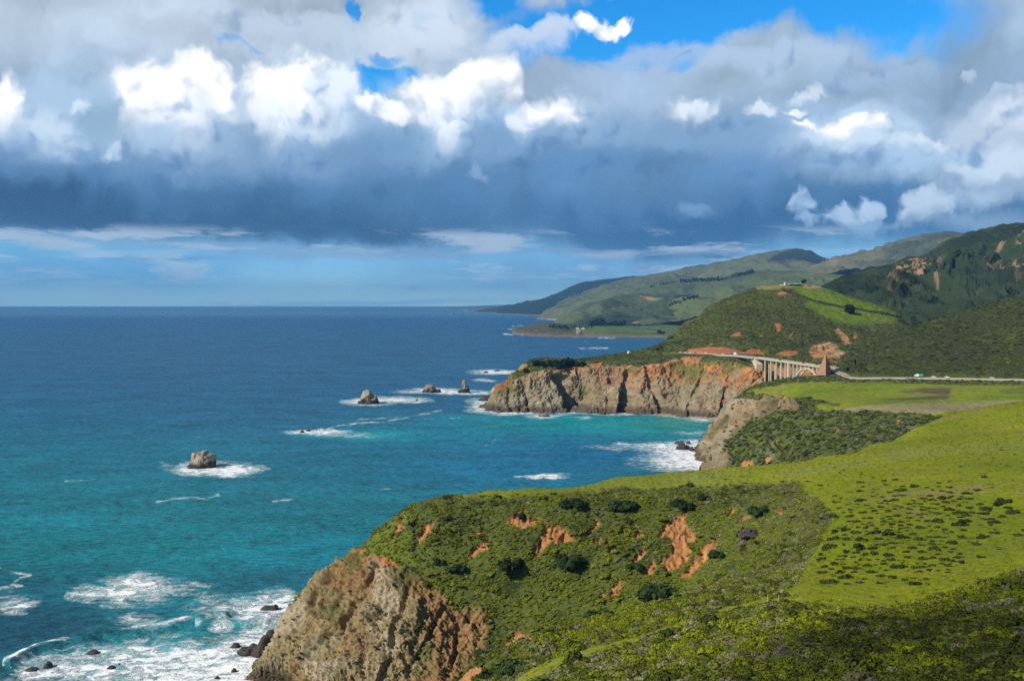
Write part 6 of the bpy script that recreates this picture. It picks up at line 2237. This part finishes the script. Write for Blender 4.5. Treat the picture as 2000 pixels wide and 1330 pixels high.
for px, py, w, hs, lab in [
    (1480, 1000, 44, 1.0, 'dark round shrub beside the two small orange scars near the meadow edge'),
    (1330, 985, 38, 1.0, 'dark shrub on the terrace rim above the largest orange scar'),
    (1376, 972, 22, .9, 'small dark shrub on the rim, right of the shrub over the largest scar'),
    (1214, 990, 48, 1.0, 'broad dark shrub on the terrace rim, middle of the bluff'),
    (1122, 985, 46, .8, 'broad dark shrub on the rim over the long orange band'),
    (1115, 1100, 66, .9, 'largest dark shrub on the slope below the long orange band'),
    (1000, 1105, 58, .9, 'dark shrub low on the bluff, seaward of the largest shrub'),
    (892, 1108, 34, .9, 'dark shrub above the bare tan cliff'),
    (858, 1098, 26, .9, 'small dark shrub at the left above the bare tan cliff'),
    (1287, 1160, 60, 1.0, 'dark shrub at the foot of the largest orange scar'),
    (1400, 1082, 36, .9, 'dark shrub under the lower right orange scar'),
    (1018, 1008, 22, 1.0, 'small dark shrub above a forked orange scar'),
    (1170, 1200, 52, .7, 'wide dark shrub near the bottom of the gully'),
    (805, 1022, 16, 1.0, 'small dark shrub near the seaward nose of the bluff'),
    (1005, 1308, 70, .8, 'big dark shrub beside the orange slip at the bottom of the slope'),
    (955, 1318, 44, .9, 'dark shrub right beside the orange slip, next to the big shrub'),
    (945, 1275, 34, .8, 'dark shrub just above the orange slip'),
    (1240, 1105, 30, .8, 'dark shrub left of the largest orange scar'),
    (1575, 885, 20, .8, 'dark shrub at the foot of the scrubby middle bluff'),
]:
    put_bush(dk_var, NEARC if (px, py) != (1575, 885) else MIDC, px, py, w * 1.05, hs * 1.1, lab, 'shrub', 'dark shrubs on the bluffs')
for px, py, w, hs, lab in [(1466, 1042, 50, .9, 'grey leafless shrub below the dark round shrub on the bluff'), (1448, 1060, 36, .8, 'grey leafless shrub, lower left of its pair on the bluff'),
                           (1528, 1272, 40, 1.2, 'brownish grey dome-shaped shrub in the nearest scrub')]:
    put_bush(gr_var, NEARC, px, py, w, hs, lab, 'shrub', 'grey leafless shrubs')

# ------------------------------------------------------------------ fence posts and flowers
for px, py, lab in ((1499.5, 1173, 'weathered wooden post by the meadow path, left of the pair'), (1520, 1175, 'weathered wooden post by the meadow path, right of the pair')):
    p = pick(NEARC, px, py)
    o = MB().box(-.10, .10, -.10, .10, -.5, 1.45, .85, .85).box(-.11, .11, -.11, .11, 1.452, 1.50).build('wooden_post', M['wood'], None, .01)
    o.location = p
    o.rotation_euler = (.03, -.02, .4)
    tag(o, lab, 'post', 'wooden posts by the path')

fl = MB()
rng = np.random.default_rng(3)
for k in range(46):
    a = [(1440, 1110), (1520, 1100), (1395, 1145), (1470, 1135), (1440, 1150), (1520, 1120), (1460, 1180), (1200, 1245)][k % 8]
    p = pick(NEARC, a[0] + rng.normal() * 16, a[1] + rng.normal() * 9)
    for _ in range(3):
        q = p + Vector((rng.normal() * .25, rng.normal() * .25, .75 + rng.uniform(0, .35)))
        s = .09
        fl.strip([[tuple(q + Vector((-s, 0, -s))), tuple(q + Vector((0, -s * .6, s)))], [tuple(q + Vector((0, s * .6, -s))), tuple(q + Vector((s, 0, s)))]])
tag(fl.build('white_flowers', M['white_paint']), kind='stuff')
# ------------------------------------------------------------------ rocks in the sea
def rock_material():
    m = bpy.data.materials.new('sea_rock')
    m.use_nodes = True
    t = m.node_tree
    t.nodes.clear()
    N = NT(t)
    geo = N.n('ShaderNodeNewGeometry')
    co = geo.outputs['Position']
    base = N.n('ShaderNodeAttribute', attribute_name='alb').outputs['Color']
    n1 = N.noise(co, .5, 6, .65)
    c = N.v('SCALE', base, scale=N.m('ADD', .45, N.m('MULTIPLY', n1, 1.1)))
    b = N.n('ShaderNodeBump', {'Strength': .9, 'Distance': 1.0, 'Height': n1})
    p = N.n('ShaderNodeBsdfPrincipled', {'Base Color': c, 'Roughness': .75, 'Normal': b})
    N.n('ShaderNodeOutputMaterial', {'Surface': p.outputs[0]})
    return m


rock_mat = rock_material()


def rock(px, py, wpx, hpx, label, group=None, pale=0.0, depth=.8, peaks=None, name='sea_rock', sub=4, seed=0, sq=.5, land=None, cat='rock'):
    """a rock standing in the water: width and height as seen, peaks = [(x, height, radius)] along its width"""
    p0 = P(px, py, z=0)
    Y = p0[1]
    w, h = wpx * Y / FPX / 2, hpx * Y / FPX
    bm = bmesh.new()
    bmesh.ops.create_icosphere(bm, subdivisions=sub, radius=1.0)
    v = np.array([q.co[:] for q in bm.verts])
    faces = np.array([[q.index for q in f.verts] for f in bm.faces])
    bm.free()
    up = np.clip(v[:, 2], 0, 1)
    r = np.hypot(v[:, 0], v[:, 1])
    # square up the flanks
    k = (1 - sq) + sq / np.maximum(np.maximum(np.abs(v[:, 0]), np.abs(v[:, 1])), .35)
    x, y = v[:, 0] * (1 + .25 * up) , v[:, 1] * (1 + .25 * up)
    top = np.zeros(len(v))
    for a, hh, rr in (peaks or [(0, 1, .8)]):
        top = np.maximum(top, hh * np.exp(-((x - a) / rr) ** 4))
    z = np.where(v[:, 2] > 0, np.minimum(1.35 * up ** .75, 1.0) * np.maximum(top, .25), v[:, 2] * .35)
    p = np.stack([x * w, y * w * depth, z * h], 1)
    nz = ridged(p + seed * 7.7, 1.1 / w, 5, .55, seed=seed) - .3
    n2 = fbm(p + seed * 3.1, 2.6 / w, 4, seed=seed + 2)
    nn = v / np.linalg.norm(v, axis=1, keepdims=True)
    p = p + nn * ((nz * (.34 if pale > .5 else .24) + n2 * .20) * min(w, h * 1.5))[:, None] * np.array([1, 1, .8])
    a = np.empty((len(p), 3))
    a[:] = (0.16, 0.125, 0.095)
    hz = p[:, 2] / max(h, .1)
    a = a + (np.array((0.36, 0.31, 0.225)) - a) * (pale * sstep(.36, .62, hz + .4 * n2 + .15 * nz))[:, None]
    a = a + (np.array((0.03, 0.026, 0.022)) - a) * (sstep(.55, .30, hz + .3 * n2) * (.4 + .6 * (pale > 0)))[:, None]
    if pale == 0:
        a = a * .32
    p[:, 2] -= .05 * h
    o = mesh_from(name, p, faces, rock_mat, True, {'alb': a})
    o.location = p0
    o.rotation_euler = (0, 0, 0)
    tag(o, label, cat, group)
    return o


G = 'sea stacks standing off the headland'
rock(395, 912, 50, 30, 'squat flat-topped sea stack alone in the nearer water', G, .9, .8, [(-.62, .92, .30), (.02, 1.0, .40), (.6, .8, .38)], 'sea_stack', 5, 1, .6, cat='sea stack')
rock(720, 788, 37, 25, 'dome-shaped pale sea stack, left of the group off the headland', G, 1.0, .9, [(-.15, 1.0, .55), (.5, .6, .5)], 'sea_stack', 5, 2, .3, cat='sea stack')
rock(843, 766, 33, 14, 'low dark sea stack, middle of the group off the headland', G, .35, .8, [(-.2, 1.0, .7), (.7, .35, .4)], 'sea_stack', 5, 3, .5, cat='sea stack')
rock(906, 767, 20, 25, 'tall narrow pointed sea stack nearest the headland', G, .85, .9, [(.05, 1.0, .42), (.5, .55, .5)], 'sea_stack', 5, 4, .2, cat='sea stack')
GT = 'rocks at the tip of the headland'
rock(972, 778, 36, 24, 'big grey block of rock against the tip of the headland', GT, .8, .9, [(-.2, .9, .6), (.5, 1.0, .6)], 'sea_rock', 4, 5, .6)
rock(952, 782, 34, 9, 'flat dark rock seaward of the grey block at the headland tip', GT, 0, .7, None, 'sea_rock', 4, 6)
rock(960, 793, 36, 8, 'long dark rock in the surf under the headland tip', GT, 0, .6, None, 'sea_rock', 4, 7)
rock(968, 801, 40, 10, 'dark rock shelf at the foot of the headland tip', GT, 0, .7, None, 'sea_rock', 4, 8)
rock(918, 768, 5, 3, 'tiny dark rock beside the tall pointed stack', 'small rocks near the stacks', 0, .8, None, 'sea_rock', 3, 9)
GS = 'small rocks awash off the headland'
rock(590, 845, 9, 4.5, 'small dark rock, left of the pair in a white patch of foam', GS, 0, .8, None, 'sea_rock', 3, 10)
rock(602, 842, 8, 3.5, 'small dark rock, right of the pair in a white patch of foam', GS, 0, .8, None, 'sea_rock', 3, 11)
rock(949, 728, 10, 3, 'dark rock in foam beyond the headland, left of its pair', GS, 0, .8, None, 'sea_rock', 3, 12)
rock(971, 725, 12, 2.5, 'dark rock in foam beyond the headland, right of its pair', GS, 0, .8, None, 'sea_rock', 3, 13)
rock(814, 783, 6, 3, 'tiny rock right of the dome-shaped sea stack', GS, 0, .8, None, 'sea_rock', 3, 14)
rock(1063, 813, 22, 5, 'flat reddish rock in the cove under the headland cliff', GS, .25, .8, None, 'sea_rock', 4, 15)
GC = 'dark rocks in the surf below the grey cliff'
rock(1334, 877, 26, 15, 'largest dark rock in the surf below the grey cliff', GC, 0, .9, [(-.2, 1, .5), (.5, .5, .5)], 'sea_rock', 4, 16)
rock(1324, 867, 14, 5, 'thin dark rock at the seaward side of the largest surf rock', GC, 0, .8, None, 'sea_rock', 3, 17)
rock(1351, 880, 10, 8, 'dark pointed rock between the largest surf rock and the cliff', GC, 0, .9, None, 'sea_rock', 3, 18)
rock(1360, 881, 12, 9, 'dark rock in the surf closest to the grey cliff', GC, 0, .9, None, 'sea_rock', 3, 19)
rock(1345, 867, 10, 5, 'small dark rock behind the largest surf rock', GC, 0, .9, None, 'sea_rock', 3, 20)
rock(1376, 889, 18, 12, 'dark boulder at the foot of the grey cliff', GC, 0, .9, None, 'sea_rock', 3, 21)
GN = 'dark rocks in the nearest surf'
rock(527, 1190, 34, 9, 'long dark rock in the surf, first from the nose of the near cliff', GN, 0, .6, [(-.2, .7, .7), (.6, 1, .3)], 'sea_rock', 4, 22)
rock(403, 1209, 10, 6, 'small dark rock with foam behind it, right of the breaking wave', GN, 0, .9, None, 'sea_rock', 3, 23)
rock(485, 1275, 42, 15, 'broad dark rock in front of the near cliff foot', GN, 0, .8, [(-.4, .7, .5), (.4, 1, .5)], 'sea_rock', 4, 24)
rock(512, 1278, 40, 36, 'tall dark rock leaning on the near cliff foot', GN, 0, .9, [(.2, 1, .6), (-.5, .5, .4)], 'sea_rock', 4, 25)
rock(460, 1263, 18, 7, 'small dark rock left of the broad rock at the cliff foot', GN, 0, .8, None, 'sea_rock', 3, 26)
rock(528, 1245, 26, 14, 'dark rock at the water line high on the near cliff side', GN, 0, .9, None, 'sea_rock', 3, 27)
rock(94, 1303, 18, 11, 'dark rock in the foam at the far left', GN, 0, .9, None, 'sea_rock', 3, 28)
rock(62, 1308, 26, 4, 'flat dark rock beside the rock at the far left', GN, 0, .8, None, 'sea_rock', 3, 29)
rock(181, 1276, 28, 6, 'long flat dark rock just under the breaking wave', GN, 0, .6, None, 'sea_rock', 3, 30)
rock(217, 1305, 16, 5, 'flat dark rock in the middle of the white surf', GN, 0, .8, None, 'sea_rock', 3, 31)
rock(233, 1298, 5, 3, 'tiny dark rock beside the flat rock in the white surf', GN, 0, .8, None, 'sea_rock', 3, 32)
rock(457, 1311, 11, 6, 'small dark rock in the white surf below the broad rock', GN, 0, .8, None, 'sea_rock', 3, 33)
rock(424, 1325, 9, 5, 'lowest small dark rock in the white surf', GN, 0, .8, None, 'sea_rock', 3, 34)
for k, (px, py, w, h, lab) in enumerate([(886, 614, 4, 1.8, 'tiny far rock off the distant coast, left of the pair'), (905, 613.5, 3, 1.5, 'tiny far rock off the distant coast, right of the pair')]):
    rock(px, py, w, h, lab, 'far rocks off the distant coast', 0, .8, None, 'sea_rock', 2, 40 + k)
GP = 'pale boulders along the far point'
for k, (px, py, w, h, lab, pl) in enumerate([(1087, 655, 8, 6, 'bright yellowish boulder on the shore of the far point', 1.0), (1104, 654, 14, 8, 'wide pale boulder on the shore of the far point', .9), (1131, 656, 14, 12, 'tall brown rock on the shore at the edge of the far pasture', .6),
                                             (1041, 653, 22, 10, 'brown rocky knob at the tip of the far point', .5), (1055, 651, 20, 14, 'brown knob behind the tip of the far point', .5), (1030, 642, 14, 5, 'dark low rock off the far point', 0)]):
    o = rock(px, py, w, h, lab, GP, pl, .8, None, 'shore_rock', 3, 50 + k)

# beach at the head of the cove
def beach():
    rows = []
    for px, py in ((1275, 807.5), (1300, 808.5), (1330, 810.5), (1360, 813.5), (1385, 817), (1400, 819)):
        p = P(px, py, z=0)
        rows.append([(p[0], p[1] - 28, -.6), (p[0] + .5, p[1] - 14, .6), (p[0] + 1, p[1] + 6, 2.0), (p[0] + 2, p[1] + 40, 6.0), (p[0] + 2, p[1] + 90, 9.0)])
    o = MB().strip(rows).build('beach', plain_material('beach_sand', (0.30, 0.25, 0.18), .95, .3, .3), None, smooth=True)
    tag(o, kind='structure')


beach()
# ------------------------------------------------------------------ air between the camera and the far coast
def build_haze():
    bm = bmesh.new()
    bmesh.ops.create_cube(bm, size=1.0)
    me = bpy.data.meshes.new('haze')
    bm.to_mesh(me)
    bm.free()
    o = bpy.data.objects.new('haze', me)
    COL.objects.link(o)
    zlo, zhi = -14.0, 900.0
    o.scale = (460000, 46000 + 3000, zhi - zlo)
    o.location = (0, (46000 - 3000) / 2, (zlo + zhi) / 2)
    m = bpy.data.materials.new('haze_air')
    m.use_nodes = True
    t = m.node_tree
    t.nodes.clear()
    N = NT(t)
    v = N.n('ShaderNodeVolumePrincipled', {'Color': (*HAZE_COL, 1), 'Density': HAZE_DENSITY, 'Anisotropy': 0.0})
    t.links.new(v.outputs[0], N.n('ShaderNodeOutputMaterial').inputs['Volume'])
    me.materials.append(m)
    tag(o, kind='stuff')


HAZE_COL = (0.20, 0.54, 1.0)
HAZE_DENSITY = 3.1e-5
build_haze()
# ------------------------------------------------------------------ unseen clouds added high overhead to cast shadows on chosen land
def add_shade_cloud(gx, gy, gz, rx, ry, alt, seed):
    rng = np.random.default_rng(seed)
    t = (alt - gz) / sun_dir.z
    c = np.array([gx, gy, gz]) + np.array(sun_dir) * t
    bm = bmesh.new()
    bmesh.ops.create_icosphere(bm, subdivisions=5, radius=1.0)
    v = np.array([q.co[:] for q in bm.verts])
    f = np.array([[q.index for q in k.verts] for k in bm.faces])
    bm.free()
    n = .20 * fbm(v, 1.6, 4, seed=seed) + .16 * (1 - np.abs(fbm(v, 3.2, 4, seed=seed + 1)) * 2)
    p = v * (1 + n)[:, None] * np.array([rx, ry, .38 * min(rx, ry)])
    p[:, 2] = np.where(p[:, 2] < 0, p[:, 2] * .35, p[:, 2])
    o = mesh_from('shade_cloud', p, f, M['shade_cloud'], True)
    o.location = c
    tag(o, kind='stuff')


def shade_cloud_material():
    m = bpy.data.materials.new('shade_cloud_vapour')
    m.use_nodes = True
    t = m.node_tree
    t.nodes.clear()
    N = NT(t)
    # patchy transparency weakens the shadow these added clouds cast
    n = N.noise(N.n('ShaderNodeNewGeometry').outputs['Position'], .012, 4, .55)
    d = N.n('ShaderNodeBsdfDiffuse', {'Color': (.86, .87, .89, 1)})
    k = N.n('ShaderNodeMixShader', {0: N.smooth(n, .30, .62, .08, .31), 1: N.n('ShaderNodeBsdfTransparent'), 2: d})
    N.n('ShaderNodeOutputMaterial', {'Surface': k.outputs[0]})
    return m


M['shade_cloud'] = shade_cloud_material()
add_shade_cloud(170, 72, 98, 132, 132, 1450, 5)
add_shade_cloud(735, 2330, 190, 150, 230, 1500, 9)
add_shade_cloud(900, 1180, 110, 180, 150, 1450, 12)
